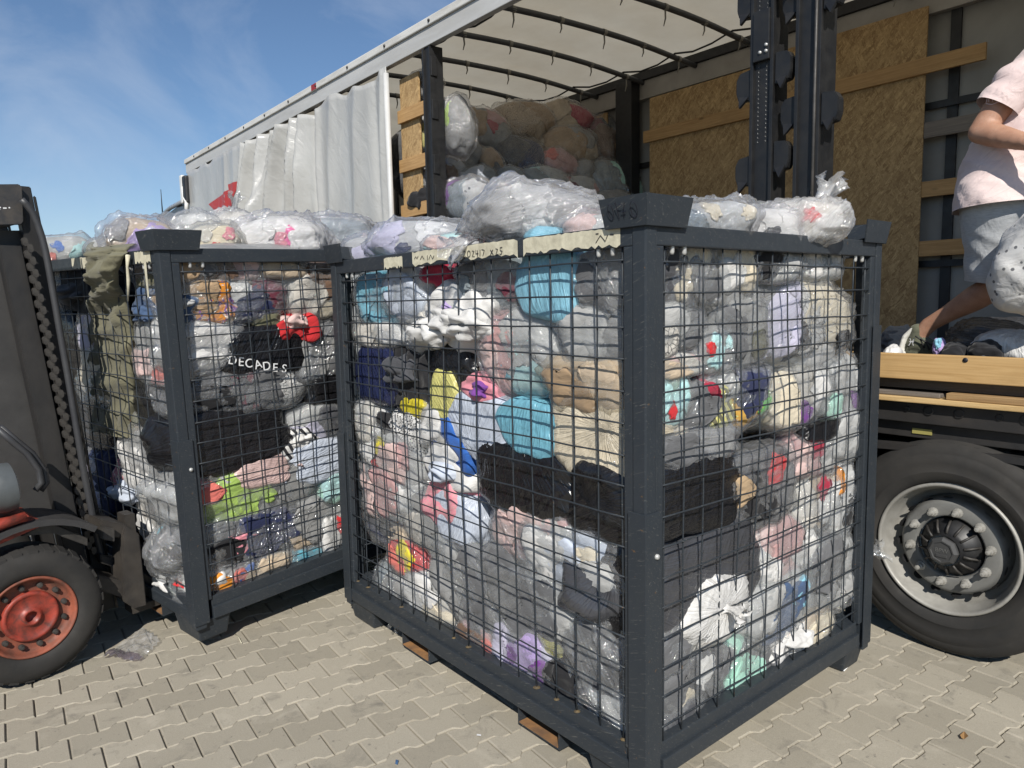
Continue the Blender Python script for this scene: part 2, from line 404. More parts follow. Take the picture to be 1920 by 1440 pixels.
def cube_sphere(n):
    if n in _cs: return _cs[n]
    idx = {}; V = []; F = []
    def vid(p):
        k = tuple(int(round(c * n)) for c in p)
        if k not in idx: idx[k] = len(V); V.append(p)
        return idx[k]
    for ax in range(3):
        for s in (-1, 1):
            for i in range(n):
                for j in range(n):
                    q = []
                    for (a, b) in ((i, j), (i + 1, j), (i + 1, j + 1), (i, j + 1)):
                        p = [0, 0, 0]; p[ax] = s; p[(ax + 1) % 3] = -1 + 2 * a / n; p[(ax + 2) % 3] = -1 + 2 * b / n
                        q.append(vid(tuple(p)))
                    F.append(tuple(q if s > 0 else q[::-1]))
    V = np.array(V); V = np.tan(V * math.pi / 4); V /= np.linalg.norm(V, axis=1)[:, None]
    _cs[n] = (V, F); return _cs[n]
# ================================================================ GROUND
def m_ground():
    m, nt, b, o = new_mat('joint_sand')
    v = coords(nt)
    c = mixc(nt, remap(nt, noise_tex(nt, v, 3.0, 8, 0.65), 0.35, 0.7, 0, 1), (0.26, 0.235, 0.19), (0.15, 0.137, 0.11))
    nt.links.new(c, b.inputs['Base Color']); b.inputs['Roughness'].default_value = 0.95
    bump(nt, noise_tex(nt, v, 90, 4), 0.5, 0.006, b); return m
def m_paver(name, src):
    m, nt, b, o = new_mat(name)
    g = N(nt, 'ShaderNodeNewGeometry'); pos = g.outputs['Position']
    if src == 'obj':
        oi = N(nt, 'ShaderNodeObjectInfo'); rnd = oi.outputs['Random']
    else:
        at = N(nt, 'ShaderNodeAttribute'); at.attribute_name = 'tone'; rnd = at.outputs['Fac']
    base = mixc(nt, rnd, (0.325, 0.293, 0.231), (0.445, 0.403, 0.322))
    big = remap(nt, noise_tex(nt, pos, 1.3, 5, 0.6), 0.35, 0.7, 0, 0.35)
    c = mixc(nt, big, base, (0.29, 0.26, 0.205))
    grain = noise_tex(nt, pos, 240, 3, 0.7)
    c = mixc(nt, remap(nt, grain, 0.3, 0.7, 0, 0.45), c, (0.20, 0.185, 0.15), 'MIX')
    spk = noise_tex(nt, pos, 520, 2, 0.5)
    c = mixc(nt, remap(nt, spk, 0.63, 0.72, 0, 0.5), c, (0.5, 0.48, 0.42))
    st = noise_tex(nt, pos, 7.5, 6, 0.7, 0.6)
    c = mixc(nt, remap(nt, st, 0.56, 0.74, 0, 0.7), c, (0.15, 0.14, 0.12))
    oil = noise_tex(nt, pos, 2.6, 4, 0.6, 0.8)
    c = mixc(nt, remap(nt, oil, 0.66, 0.78, 0, 0.45), c, (0.10, 0.09, 0.078))
    sand = noise_tex(nt, pos, 4.4, 5, 0.65, 0.4)
    c = mixc(nt, remap(nt, sand, 0.58, 0.75, 0, 0.5), c, (0.50, 0.455, 0.37))
    st2 = noise_tex(nt, pos, 31, 3, 0.55, 0.3)
    c = mixc(nt, remap(nt, st2, 0.66, 0.74, 0, 0.6), c, (0.12, 0.11, 0.10))
    nt.links.new(c, b.inputs['Base Color']); b.inputs['Roughness'].default_value = 0.92; b.inputs['Specular IOR Level'].default_value = 0.2
    bump(nt, noise_tex(nt, pos, 300, 4, 0.65), 0.55, 0.003, b)
    return m
gr = mesh_obj('ground', [(-400, -400, -0.011), (400, -400, -0.011), (400, 400, -0.011), (-400, 400, -0.011)], [(0, 1, 2, 3)], m_ground())
gr['kind'] = 'structure'; gr['label'] = 'sandy ground bed under the grey interlocking pavers'; gr['category'] = 'ground'
PA = R(-4.0)
PW = Vector((-math.sin(PA), math.cos(PA), 0)); PR = Vector((math.cos(PA), math.sin(PA), 0))      # along the wavy joint / across the rows
PO = Vector((-2.77, 0.878, 0)) + PW * 0.1
def paver_outline(inset):
    w, n, L = 0.0825 - inset, 0.059 - inset, 0.1 - inset
    half = [(-L, w), (-0.058, w), (-0.034, n), (0.034, n), (0.058, w), (L, w)]
    return half + [(t, -q) for t, q in half[::-1]]
def paver_geo():
    V, F = [], []
    for ins, z in ((0.0022, -0.03), (0.0022, -0.0055), (0.0062, 0.0)):
        V += [PW * t + PR * q + Vector((0, 0, z)) for t, q in paver_outline(ins)]
    n = 12
    for l in (0, 1):
        for i in range(n): F.append((l * n + i, l * n + (i + 1) % n, (l + 1) * n + (i + 1) % n, (l + 1) * n + i))
    F = [f[::-1] for f in F]
    t0 = 2 * n
    F += [(t0 + 11, t0 + 10, t0 + 1, t0)[::-1], (t0 + 10, t0 + 9, t0 + 2, t0 + 1)[::-1], (t0 + 9, t0 + 8, t0 + 3, t0 + 2)[::-1], (t0 + 8, t0 + 7, t0 + 4, t0 + 3)[::-1], (t0 + 7, t0 + 6, t0 + 5, t0 + 4)[::-1]]
    F = [f[::-1] for f in F]
    return V, F
def build_pavers():
    V0, F0 = paver_geo()
    me = bpy.data.meshes.new('paver'); me.from_pydata(V0, [], F0); me.update(); me.materials.append(m_paver('paver_concrete', 'obj'))
    spots = []
    for i in range(-62, 50):
        for j in range(-30, 50):
            c = PO + PR * (0.1415 * i) + PW * (0.2 * j + (0.1 if i % 2 else 0))
            if not (-10 < c.x < 3.5 and -3.5 < c.y < 7): continue
            d = np.array(c) - CPOS; z = d @ fw
            if z > 0.3:
                px, py = 960 + FPX * (d @ CR) / z, 720 - FPX * (d @ CU) / z
            else: px, py = 9e9, 0
            vis = 0
            if -60 < px < 1980 and 1080 < py < 1490:
                inA = (-3.40 < c.x < -1.50 and c.y > 1.95) or (c.x < -1.6 and c.y > 2.1)
                inB = c.x < -3.9
                beh = c.x < -1.6 and 1.75 < c.y
                if not (inA or inB or beh): vis = 1
            spots.append((vis, 1 / max(z, 0.3), c))
    spots.sort(key=lambda s: (-s[0], -s[1]))
    r = random.Random(11); nl = 0; V, F, T = [], [], []
    for k, (vis, q, c) in enumerate(spots):
        dz = r.uniform(-0.0022, 0.0008); tx, ty = r.gauss(0, 0.004), r.gauss(0, 0.004); rz = r.gauss(0, 0.006)
        if vis and nl < 300:
            o = bpy.data.objects.new('paver', me); COL.objects.link(o); o.parent = gr
            o.location = (c.x, c.y, dz); o.rotation_euler = (tx, ty, rz); nl += 1
        else:
            s = len(V); Mx = Matrix.Translation((c.x, c.y, dz)) @ Matrix.Rotation(rz, 4, 'Z')
            V += [Mx @ v for v in V0]; F += [tuple(s + a for a in f) for f in F0]; T += [r.random()] * len(F0)
    o = mesh_obj('paver_field', V, F, m_paver('paver_concrete_field', 'attr'), gr)
    at = o.data.attributes.new('tone', 'FLOAT', 'FACE'); at.data.foreach_set('value', T)
    o['kind'] = 'stuff'
build_pavers()

# ================================================================ MESH CAGES
CL, CW, CH = 2.06, 1.53, 1.875          # length, width, height to the top rail
WELD = m_surface('weld_rust', (0.15, 0.105, 0.045), (0.05, 0.043, 0.035), 0.75, 0, 60, 1.0)
def make_cage(name, label, loc, rot, seed, taped):
    r = random.Random(seed)
    t = thing(name, label, 'cage', loc, rot, 'steel mesh cages of clothing sacks')
    zb, zm, zt = 0.105, 0.165, 0.215
    pw = 0.052
    # feet
    for fx, fy in ((0, 0), (0, 1), (1, 0), (1, 1)):
        x0 = -0.27 if fx == 0 else -CL + 0.012; y0 = 0.012 if fy == 0 else CW - 0.18
        box('foot', (x0, y0, 0.0), (x0 + 0.258, y0 + 0.168, zb + 0.004), STEEL, t, 0.008, (0.022, 0.014))
    # base rails: a lower ledge and a set-back upper step, one mesh per side
    def base_rail(lo, hi, sx, sy):
        bm = bmesh.new(); add_box(bm, (lo[0], lo[1], zb), (hi[0], hi[1], zm), 0.004)
        add_box(bm, (lo[0] + sx[0], lo[1] + sy[0], zm - 0.003), (hi[0] + sx[1], hi[1] + sy[1], zt), 0.004)
        bm_obj('base_rail', bm, STEEL, t)
    base_rail((-CL + 0.03, 0, 0), (-0.03, 0.085, 0), (0, 0), (0.014, 0))
    base_rail((-CL + 0.03, CW - 0.085, 0), (-0.03, CW, 0), (0, 0), (0, -0.014))
    base_rail((-0.085, 0.09, 0), (0, CW - 0.09, 0), (0, -0.014), (0, 0))
    base_rail((-CL, 0.09, 0), (-CL + 0.085, CW - 0.09, 0), (0.014, 0), (0, 0))
    box('floor_panel', (-CL + 0.09, 0.09, 0.15), (-0.09, CW - 0.09, 0.165), STEEL, t, 0.0)
    # fork channels: open boxes under the base
    for xa, xb in ((-1.52, -1.285), (-0.655, -0.42)):
        bm = bmesh.new()
        add_box(bm, (xa, 0.02, 0.022), (xb, CW - 0.02, 0.029)); add_box(bm, (xa, 0.02, 0.029), (xa + 0.007, CW - 0.02, zb)); add_box(bm, (xb - 0.007, 0.02, 0.029), (xb, CW - 0.02, zb))
        ch = bm_obj('fork_channel', bm, STEEL, t)
        box('channel_floor', (xa + 0.009, 0.018, 0.0295), (xb - 0.009, CW - 0.018, 0.034), RUST, ch, 0.0)['label'] = 'rusty channel floor'
    # corner posts with lower sleeves
    for k, (px, py) in enumerate(((0, 0), (-CL, 0), (0, CW), (-CL, CW))):
        sx, sy = (-1 if px == 0 else 1), (1 if py == 0 else -1)
        x0, x1 = sorted((px, px + sx * pw)); y0, y1 = sorted((py, py + sy * pw))
        p = box('post', (x0, y0, 0.075), (x1, y1, CH), STEEL, t, 0.005)
        hz = 1.0 if py == 0 else 1.52
        bm = bmesh.new(); th = 0.006
        xs = sorted((px - sx * th, px + sx * 0.066)); ys = sorted((py - sy * th, py - sy * 0.0005)); add_box(bm, (xs[0], ys[0], 0.10), (xs[1], ys[1], hz), 0.0015)
        xs = sorted((px - sx * th, px - sx * 0.0005)); ys = sorted((py - sy * 0.0004, py + sy * 0.066)); add_box(bm, (xs[0], ys[0], 0.10), (xs[1], ys[1], hz), 0.0015)
        bm_obj('post_sleeve', bm, STEEL, p)
        # flared stacking cap: two plates leaning outward
        def plate(a, b, out, inw):
            o3 = Vector(out) * 0.014; z0, z1 = CH - 0.012, CH + 0.078
            a, b = Vector(a), Vector(b); d = (b - a).normalized() * 0.014; n = Vector(out) * 0.006
            A = [a + Vector((0, 0, z0)) + n, b - d + Vector((0, 0, z0)) + n, b + Vector((0, 0, z1)) + o3 + n, a + Vector((0, 0, z1)) + o3 - d * 0 + n]
            A[3] = a + Vector((0, 0, z1)) + o3 + n + Vector(inw) * 0.0235; A[0] = A[0] + Vector(inw) * 0.0095
            return A
        la, lb = 0.165, 0.195
        ox, oy = Vector((-sx, 0, 0)), Vector((0, -sy, 0))
        c0 = Vector((px, py, 0))
        A = plate(c0, c0 + Vector((sx * la, 0, 0)), oy, ox)
        prism('stacking_cap', A, oy * 0.005, STEEL, p, 0.0012)
        A = plate(c0, c0 + Vector((0, sy * lb, 0)), ox, oy)
        prism('stacking_cap', A, ox * 0.005, STEEL, p, 0.0012)
        # a gusset top plate inside the cap
        xs = sorted((px + sx * 0.004, px + sx * 0.12)); ys = sorted((py + sy * 0.004, py + sy * 0.15))
        bm = bmesh.new(); vs = [bm.verts.new((a, b, CH + 0.003)) for a, b in ((px + sx * .002, py + sy * .002), (px + sx * 0.13, py + sy * .002), (px + sx * .002, py + sy * 0.16))]
        f = bm.faces.new(vs); e = bmesh.ops.extrude_face_region(bm, geom=[f]); bmesh.ops.translate(bm, vec=(0, 0, 0.005), verts=[v for v in e['geom'] if isinstance(v, bmesh.types.BMVert)])
        bmesh.ops.recalc_face_normals(bm, faces=bm.faces); bm_obj('gusset', bm, STEEL, p)
    # top rails and the upright stiles of each side panel
    rz0, rz1 = CH - 0.066, CH - 0.002
    sides = [('x', 0.004, 0.044, -CL + pw + 0.002, -pw - 0.002), ('x', CW - 0.044, CW - 0.004, -CL + pw + 0.002, -pw - 0.002), ('y', -0.044, -0.004, pw + 0.002, CW - pw - 0.002), ('y', -CL + 0.004, -CL + 0.044, pw + 0.002, CW - pw - 0.002)]
    for si, (ax, d0, d1, a, b) in enumerate(sides):
        def bx(nm, s0, s1, z0, z1, e=0.0):
            lo, hi = ((s0, d0 + e, z0), (s1, d1 - e, z1)) if ax == 'x' else ((d0 + e, s0, z0), (d1 - e, s1, z1))
            return box(nm, lo, hi, STEEL, t, 0.004)
        bx('top_rail', a, b, rz0, rz1); bx('stile', a, a + 0.036, zt - 0.01, rz0, 0.001); bx('stile', b - 0.036, b, zt - 0.01, rz0, 0.001)
        out = {0: -1, 1: 1, 2: 1, 3: -1}[si]
        w_out = d0 + 0.010 if out < 0 else d1 - 0.010
        w_in = w_out - out * 0.0062
        def P(s, d, z): return (s, d, z) if ax == 'x' else (d, s, z)
        nh = 16
        bul = [(r.uniform(0.2, 0.8), r.uniform(0.25, 0.8), r.uniform(0.2, 0.35), r.uniform(0, 0.016)) for _ in range(3)]
        def bulge(s, z):
            q = 0
            for (bs, bz, br, ba) in bul:
                q += ba * math.exp(-(((s - a) / (b - a) - bs) ** 2 + ((z - zt) / (rz0 - zt) - bz) ** 2) / br ** 2)
            return q * math.sin(math.pi * min(1, max(0, (s - a) / (b - a)))) * math.sin(math.pi * min(1, max(0, (z - zt) / (rz0 - zt))))
        for k in range(nh):
            z = 0.272 + 0.0997 * k; jit = r.gauss(0, 0.002)
            pts = []
            for q in range(15):
                s = a + 0.018 + (b - a - 0.036) * q / 14
                pts.append(P(s, w_out + out * (bulge(s, z) + r.gauss(0, 0.0006)), z + jit + r.gauss(0, 0.0012)))
            tube('wire', pts, 0.0031, STEEL, t, 6)
        nv = int(round((b - a - 0.06) / (0.110 if ax == 'x' else 0.104)))
        for k in range(nv + 1):
            s = a + 0.055 + (b - a - 0.11) * k / nv + r.gauss(0, 0.002)
            pts = []
            for q in range(13):
                z = zt - 0.004 + (rz0 - zt + 0.006) * q / 12
                pts.append(P(s + r.gauss(0, 0.0012), w_in + out * bulge(s, z), z))
            tube('wire', pts, 0.0031, STEEL, t, 6)
            if si == 0 and r.random() < 0.6:
                q0 = P(s, w_in, zt + 0.0004); lathe('weld_spot', [(0.0, 0.005), (0.006, 0.004), (0.008, 0.0015), (0.009 + r.random() * 0.006, 0.0)], q0, (0, 0, 1), WELD, t, 8)
        # bolts under the top rail
        if si in (0, 2):
            for s in (a + 0.09, a + 0.15, b - 0.09, b - 0.15):
                pz = rz0 - 0.012; lathe('bolt', [(0.0, -0.012), (0.006, -0.012), (0.008, -0.006), (0.008, 0.013)], P(s, (d0 + d1) / 2 + out * 0.006, pz), (0, 0, 1), ZINC, t, 8)
    lathe('bolt', [(0.0, 0.009), (0.007, 0.008), (0.009, 0.004), (0.009, -0.004)], (0.006, 0.045, 0.86), (1, 0, 0), ZINC, t, 10)
    # paper tape remnants on the fork-side top rail
    for (xa, xb, ha, hb, drop) in taped:
        V, F = [], []; n = 30
        rag = [r.uniform(-0.014, 0.016) if 1 < _ < n - 1 else r.uniform(-0.03, 0.01) for _ in range(n + 1)]
        for i in range(n + 1):
            x = xa + (xb - xa) * i / n
            for z in (rz0 + 0.066 * ha + rag[i] * 0.5 - (drop if 0.3 < i / n < 0.45 else 0), rz0 + 0.033, rz0 + 0.066 * hb - abs(rag[i]) * 0.35):
                V.append((x, 0.004 - 0.0014 - 0.05 * abs(rag[i]), min(z, rz1 - 0.001)))
        for i in range(n):
            for q in range(2): k = i * 3 + q; F.append((k, k + 3, k + 4, k + 1))
        o = mesh_obj('paper_tape', V, F, PAPER, t); o['label'] = 'torn cream paper tape stuck on the rail'
    return t
cage_a = make_cage('mesh_cage', 'anthracite steel mesh cage standing on the paving with taped top rail', (-1.42, 1.655, 0), (0, 0, R(0.5)), 21,
                   [(-0.10, -0.55, 0.12, 0.95, 0), (-0.58, -1.28, 0.15, 0.98, 0), (-1.36, -1.52, 0.05, 0.8, 0)])
from mathutils import Euler
cage_b = make_cage('mesh_cage', 'anthracite steel mesh cage lifted on the forklift forks, jacket hanging over its rail', (-3.530, 0.892, 0.048), (R(1.9), R(0.75), R(10.2)), 22,
                   [(-0.09, -0.26, 0.1, 0.9, 0.16), (-0.56, -1.06, 0.1, 0.95, 0)])
cage_b.rotation_mode = 'XYZ'
# handwriting on the cap and tape of the standing cage
yo = Vector((0, -1, 0.34)).normalized(); vv = Vector((0, -0.34, 1)).normalized()
o0 = Vector((-0.135, -0.0155, CH + 0.008))
strokes('hand_lettering', [arc(0.022, 0.030, 0.010, 0.022, 60, 420, 14), [(0.042, 0.050), (0.048, 0.056), (0.050, 0.006)], [(0.058, 0.050), (0.070, 0.046), (0.082, 0.052), (0.074, 0.030), (0.070, 0.008)], [(0.064, 0.026), (0.082, 0.027)], [(0.092, 0.010), (0.094, 0.014)], arc(0.112, 0.030, 0.012, 0.023, 100, 455, 14)],
        o0 - yo * -0.0, (1, 0, 0), vv, yo, 0.0028, INK, cage_a)
strokes('hand_lettering', [arc(0, 0.02, 0.010, 0.012, 40, 320, 10), arc(0.03, 0.02, 0.009, 0.012, 0, 360, 12), [(0.052, 0.03), (0.064, 0.028), (0.052, 0.009), (0.066, 0.008)], [(0.076, 0.032), (0.074, 0.018), (0.09, 0.018)], [(0.086, 0.03), (0.085, 0.006)], [(0.102, 0.031), (0.1, 0.006)], [(0.112, 0.031), (0.128, 0.028), (0.118, 0.007)],
        [(0.165, 0.026), (0.182, 0.006)], [(0.18, 0.026), (0.164, 0.007)], [(0.196, 0.028), (0.208, 0.026), (0.197, 0.008), (0.212, 0.007)], [(0.234, 0.031), (0.222, 0.03), (0.222, 0.02), (0.234, 0.017), (0.228, 0.006), (0.219, 0.008)]],
        (-0.90, 0.0008, CH - 0.058), (1, 0, 0), (0, 0, 1), (0, -1, 0), 0.0028, INK, cage_a)
strokes('hand_lettering', [[(0.0, 0.02), (0.01, 0.03), (0.02, 0.02), (0.03, 0.03)], [(0.045, 0.015), (0.06, 0.03), (0.075, 0.015)], [(0.1, 0.03), (0.1, 0.01)], [(0.11, 0.012), (0.125, 0.03), (0.14, 0.012), (0.15, 0.026)]], (-1.26, 0.0008, CH - 0.055), (1, 0, 0), (0, 0, 1), (0, -1, 0), 0.0026, INK, cage_a)
strokes('hand_lettering', [[(0.0, 0.008), (0.02, 0.03), (0.04, 0.01), (0.05, 0.028)], [(0.06, 0.03), (0.075, 0.028)], [(0.0, 0.036), (0.012, 0.036)]], (-0.20, 0.0008, CH - 0.055), (1, 0, 0), (0, 0, 1), (0, -1, 0), 0.0026, INK, cage_a)

# ================================================================ TRAILER
TY, TF = 3.5, 5.98                       # near side, far lining
TX0, TX1 = -12.5, 1.1
trailer = thing('curtain_trailer', 'silver curtain-sided semi-trailer with its side drawn open, black chassis and wheels', 'trailer', (0, 0, 0))
box('roof_rail', (TX0, TY - 0.035, 3.945), (TX1, TY + 0.05, 4.01), m_surface('roof_edge_white', (0.66, 0.65, 0.62), (0.42, 0.40, 0.36), 0.5, 0, 4, 0.8, 60, 0.15, 0.002, (0.5, 3, 3)), trailer, 0.008)
box('curtain_track', (TX0, TY - 0.015, 3.80), (TX1, TY + 0.045, 3.943), RAIL_GREY, trailer, 0.006)
for k in range(18):
    x = TX0 + 0.55 + k * 0.74
    lathe('rail_rivet', [(0.0, -0.012), (0.012, -0.01), (0.015, 0.0)], (x, TY - 0.034, 3.975), (0, 1, 0), BLACK_STEEL, trailer, 8)
box('reflector_strip', (-7.62, TY - 0.0385, 3.946), (-7.50, TY - 0.0356, 4.005), m_surface('reflector_red', (0.35, 0.02, 0.02), (0.2, 0.015, 0.015), 0.4), trailer, 0.0)
# translucent roof sheet
m, nt, b, o = new_mat('roof_tarp')
dif = N(nt, 'ShaderNodeBsdfDiffuse'); tl = N(nt, 'ShaderNodeBsdfTranslucent')
tc = mixc(nt, remap(nt, noise_tex(nt, coords(nt), 1.6, 6, 0.6), 0.35, 0.7, 0, 1), (0.72, 0.66, 0.53), (0.62, 0.55, 0.42))
nt.links.new(tc, dif.inputs[0]); nt.links.new(tc, tl.inputs[0])
mx = N(nt, 'ShaderNodeMixShader'); mx.inputs[0].default_value = 0.36; nt.links.new(dif.outputs[0], mx.inputs[1]); nt.links.new(tl.outputs[0], mx.inputs[2]); nt.links.new(mx.outputs[0], o.inputs[0])
V, F = [], []; nx, ny = 160, 14
for i in range(nx + 1):
    x = TX0 + (TX1 - TX0) * i / nx
    for j in range(ny + 1):
        y = TY + 0.03 + (TF + 0.02 - TY) * j / ny
        V.append((x, y, 3.965 + 0.035 * math.sin(math.pi * j / ny) + 0.014 * abs(math.sin((x + 5.159) / 0.65 * math.pi)) * math.sin(math.pi * j / ny)))
for i in range(nx):
    for j in range(ny): k = i * (ny + 1) + j; F.append((k, k + ny + 1, k + ny + 2, k + 1))
mesh_obj('roof_tarp', V, F, m, trailer, True)
BOW = m_surface('bow_grey', (0.075, 0.08, 0.088), (0.04, 0.042, 0.045), 0.5, 0, 8)
TIE = m_surface('tie_strap', (0.30, 0.29, 0.26), (0.2, 0.19, 0.17), 0.8)
rb = random.Random(5)
for k in range(-3, 11):
    x = -5.159 + 0.655 * k
    if x < TX0 + 0.2 or x > TX1 - 0.1: continue
    pts = [(x + 0.003 * math.sin(q), TY + 0.02 + (TF - TY - 0.02) * q / 12, 3.865 + 0.05 * math.sin(math.pi * q / 12)) for q in range(13)]
    bo = tube('roof_bow', pts, 0.024, BOW, trailer, 10)
    for q in range(5):
        y = TY + 0.22 + 0.5 * q; z = 3.865 + 0.05 * math.sin(math.pi * (y - TY) / (TF - TY))
        lathe('tie_band', [(0.0262, -0.018), (0.0262, 0.018)], (x, y, z), (0, 1, 0), TIE, bo, 12)
        l = rb.uniform(0.06, 0.12)
        tube('tie_end', [(x, y, z - 0.024), (x - 0.008, y + 0.012, z - 0.024 - l * 0.5), (x - 0.02, y + 0.005, z - 0.024 - l)], [0.008, 0.007, 0.004], TIE, bo, 5)
for y, nm in ((TY + 0.12, 0), (TF - 0.36, 1)):
    pts = []
    for i in range(60):
        x = TX0 + 0.3 + (TX1 - TX0 - 0.6) * i / 59; f = ((x + 5.159) / 0.655) % 1.0
        pts.append((x, y + 0.05 * math.sin(x * 2.2), 3.915 - 0.055 * math.sin(math.pi * f)))
    tube('roof_cable', pts, 0.009, BLACK_STEEL, trailer, 6)
# far side: rail, white curtain with black belts, lining boards
box('far_roof_rail', (TX0, TF - 0.03, 3.885), (TX1, TF + 0.05, 3.985), BLACK_STEEL, trailer, 0.005)
box('far_track', (TX0, TF - 0.005, 3.70), (TX1, TF + 0.06, 3.883), m_surface('far_track_grey', (0.36, 0.34, 0.31), (0.26, 0.245, 0.22), 0.6), trailer, 0.005)
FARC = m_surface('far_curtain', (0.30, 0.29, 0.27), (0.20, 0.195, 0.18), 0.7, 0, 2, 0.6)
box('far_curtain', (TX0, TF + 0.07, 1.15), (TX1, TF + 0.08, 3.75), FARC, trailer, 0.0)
for k in range(22):
    x = -12.2 + k * 0.62
    box('curtain_belt', (x, TF + 0.045, 1.2), (x + 0.07, TF + 0.068, 3.70), BLACK_STEEL, trailer, 0.0)
for z in (3.02, 2.42, 1.85):
    box('belt_cross', (TX0, TF + 0.02, z), (TX1, TF + 0.044, z + 0.05), BLACK_STEEL, trailer, 0.0)
for x in (-5.42, -1.55):
    box('far_post', (x, TF - 0.14, 1.2), (x + 0.22, TF - 0.01, 3.885), BLACK_STEEL, trailer, 0.005)
for (x0, x1, z1) in ((-5.03, -3.55, 3.675), (-3.545, -2.40, 3.745), (-7.6, -5.62, 3.66)):
    box('lining_board', (x0, TF - 0.055, 1.30), (x1, TF - 0.04, z1), OSB, trailer, 0.0015)
for (x0, x1, z, mt) in ((-5.09, -3.62, 3.24, PLANK), (-3.63, -2.0, 3.26, PLANK), (-2.4, -0.7, 2.80, PLANK_GREY), (-2.4, -0.7, 2.37, PLANK), (-2.4, -0.7, 1.93, PLANK), (-6.4, -5.5, 3.2, PLANK_DULL)):
    y1 = TF - 0.058 if x0 > -5.2 and x1 < -1.9 else TF - 0.02
    box('lining_plank', (x0, y1 - 0.028, z), (x1, y1, z + 0.115), mt, trailer, 0.003)
box('front_wall', (TX0 - 0.06, TY + 0.02, 1.1), (TX0 - 0.002, TF + 0.1, 3.95), m_surface('front_wall_grey', (0.5, 0.5, 0.48), None, 0.5), trailer, 0.01)
# near side board with planks between the drawn curtain and the first post
box('side_board', (-6.02, TY + 0.10, 1.3), (-5.70, TY + 0.118, 3.70), OSB, trailer, 0.0015)
for z in (3.30, 2.86, 2.45):
    box('side_plank', (-6.02, TY + 0.065, z), (-5.47, TY + 0.097, z + 0.115), PLANK, trailer, 0.004)
# posts
def side_post(x0, x1, y0, y1, ledge):
    bm = bmesh.new(); add_box(bm, (x0, y0, 1.15), (x1, y1, 3.80), 0.006)
    p = bm_obj('side_post', bm, BLACK_STEEL, trailer)
    for sx in (x0 - 0.004, x1 - 0.014):
        box('post_flange', (sx, y0 - 0.018, 1.2), (sx + 0.018, y0 + 0.03, 3.79), BLACK_STEEL, p, 0.002)
    return p
p = side_post(-5.44, -5.33, TY + 0.0, TY + 0.12, 1)
for z in (3.55, 3.2, 2.75, 2.5): box('post_latch', (-5.36, TY - 0.012, z), (-5.315, TY + 0.05, z + 0.16), BLACK_STEEL, p, 0.006)
# two heavy middle posts with plank pockets
def pocket(p, x, y, z, sx):
    """D-shaped folded plank pocket."""
    pts = [(0, 0), (0.075, 0.012), (0.088, 0.05), (0.088, 0.115), (0.066, 0.15), (0, 0.158)]
    prism('plank_pocket', [(x + sx * a, y, z + c) for a, c in pts], (0, 0.055, 0), BLACK_STEEL, p, 0.004)
    prism('pocket_lip', [(x + sx * 0.01, y - 0.004, z + 0.02), (x + sx * 0.05, y - 0.03, z - 0.035), (x + sx * 0.07, y - 0.004, z + 0.03)], (0, 0.02, 0), BLACK_STEEL, p, 0.001)
p1 = side_post(-2.275, -2.15, TY + 0.0, TY + 0.13, 1)
for z in (3.10, 2.68, 2.24):
    pocket(p1, -2.281, TY - 0.008, z, -1); pocket(p1, -2.142, TY - 0.008, z + 0.05, 1)
# perforated strip of the first post: each hole a dark recess ring
V, F = [], []
for i in range(60):
    for j in range(2):
        cx, cz = -2.234 + 0.045 * j, 3.76 - 0.022 * i
        if 2.90 < cz < 3.10: continue
        s = len(V)
        for q in range(6): V.append((cx + 0.0065 * math.cos(q * math.pi / 3), TY - 0.0012, cz + 0.0065 * math.sin(q * math.pi / 3)))
        V.append((cx, TY + 0.004, cz))
        for q in range(6): F.append((s + q, s + (q + 1) % 6, s + 6))
o = mesh_obj('perforation', V, F, m_surface('hole_edge', (0.12, 0.12, 0.12), (0.05, 0.05, 0.05), 0.4), p1); o['kind'] = 'stuff'
lp = box('lock_plate', (-2.258, TY - 0.028, 2.86), (-2.165, TY - 0.0005, 3.11), BLACK_STEEL, p1, 0.005)
for dx, dz in ((-2.215, 2.90), (-2.18, 2.90), (-2.18, 2.93)):
    lathe('bolt', [(0, -0.008), (0.008, -0.007), (0.009, 0.004)], (dx, TY - 0.028, dz), (0, 1, 0), ZINC, lp, 10)
p2 = side_post(-2.03, -1.905, TY + 0.015, TY + 0.16, 1)
for z in (3.02, 2.48):
    pocket(p2, -2.036, TY + 0.02, z + 0.02, -1); pocket(p2, -1.897, TY + 0.005, z, 1); 
for z in (3.42,): pocket(p2, -1.897, TY + 0.005, z, 1); pocket(p2, -2.036, TY + 0.02, z, -1)
tube('post_rod', [(-1.925, TY - 0.006, 1.3), (-1.925, TY - 0.006, 3.79)], 0.008, GREASY, p2, 8)
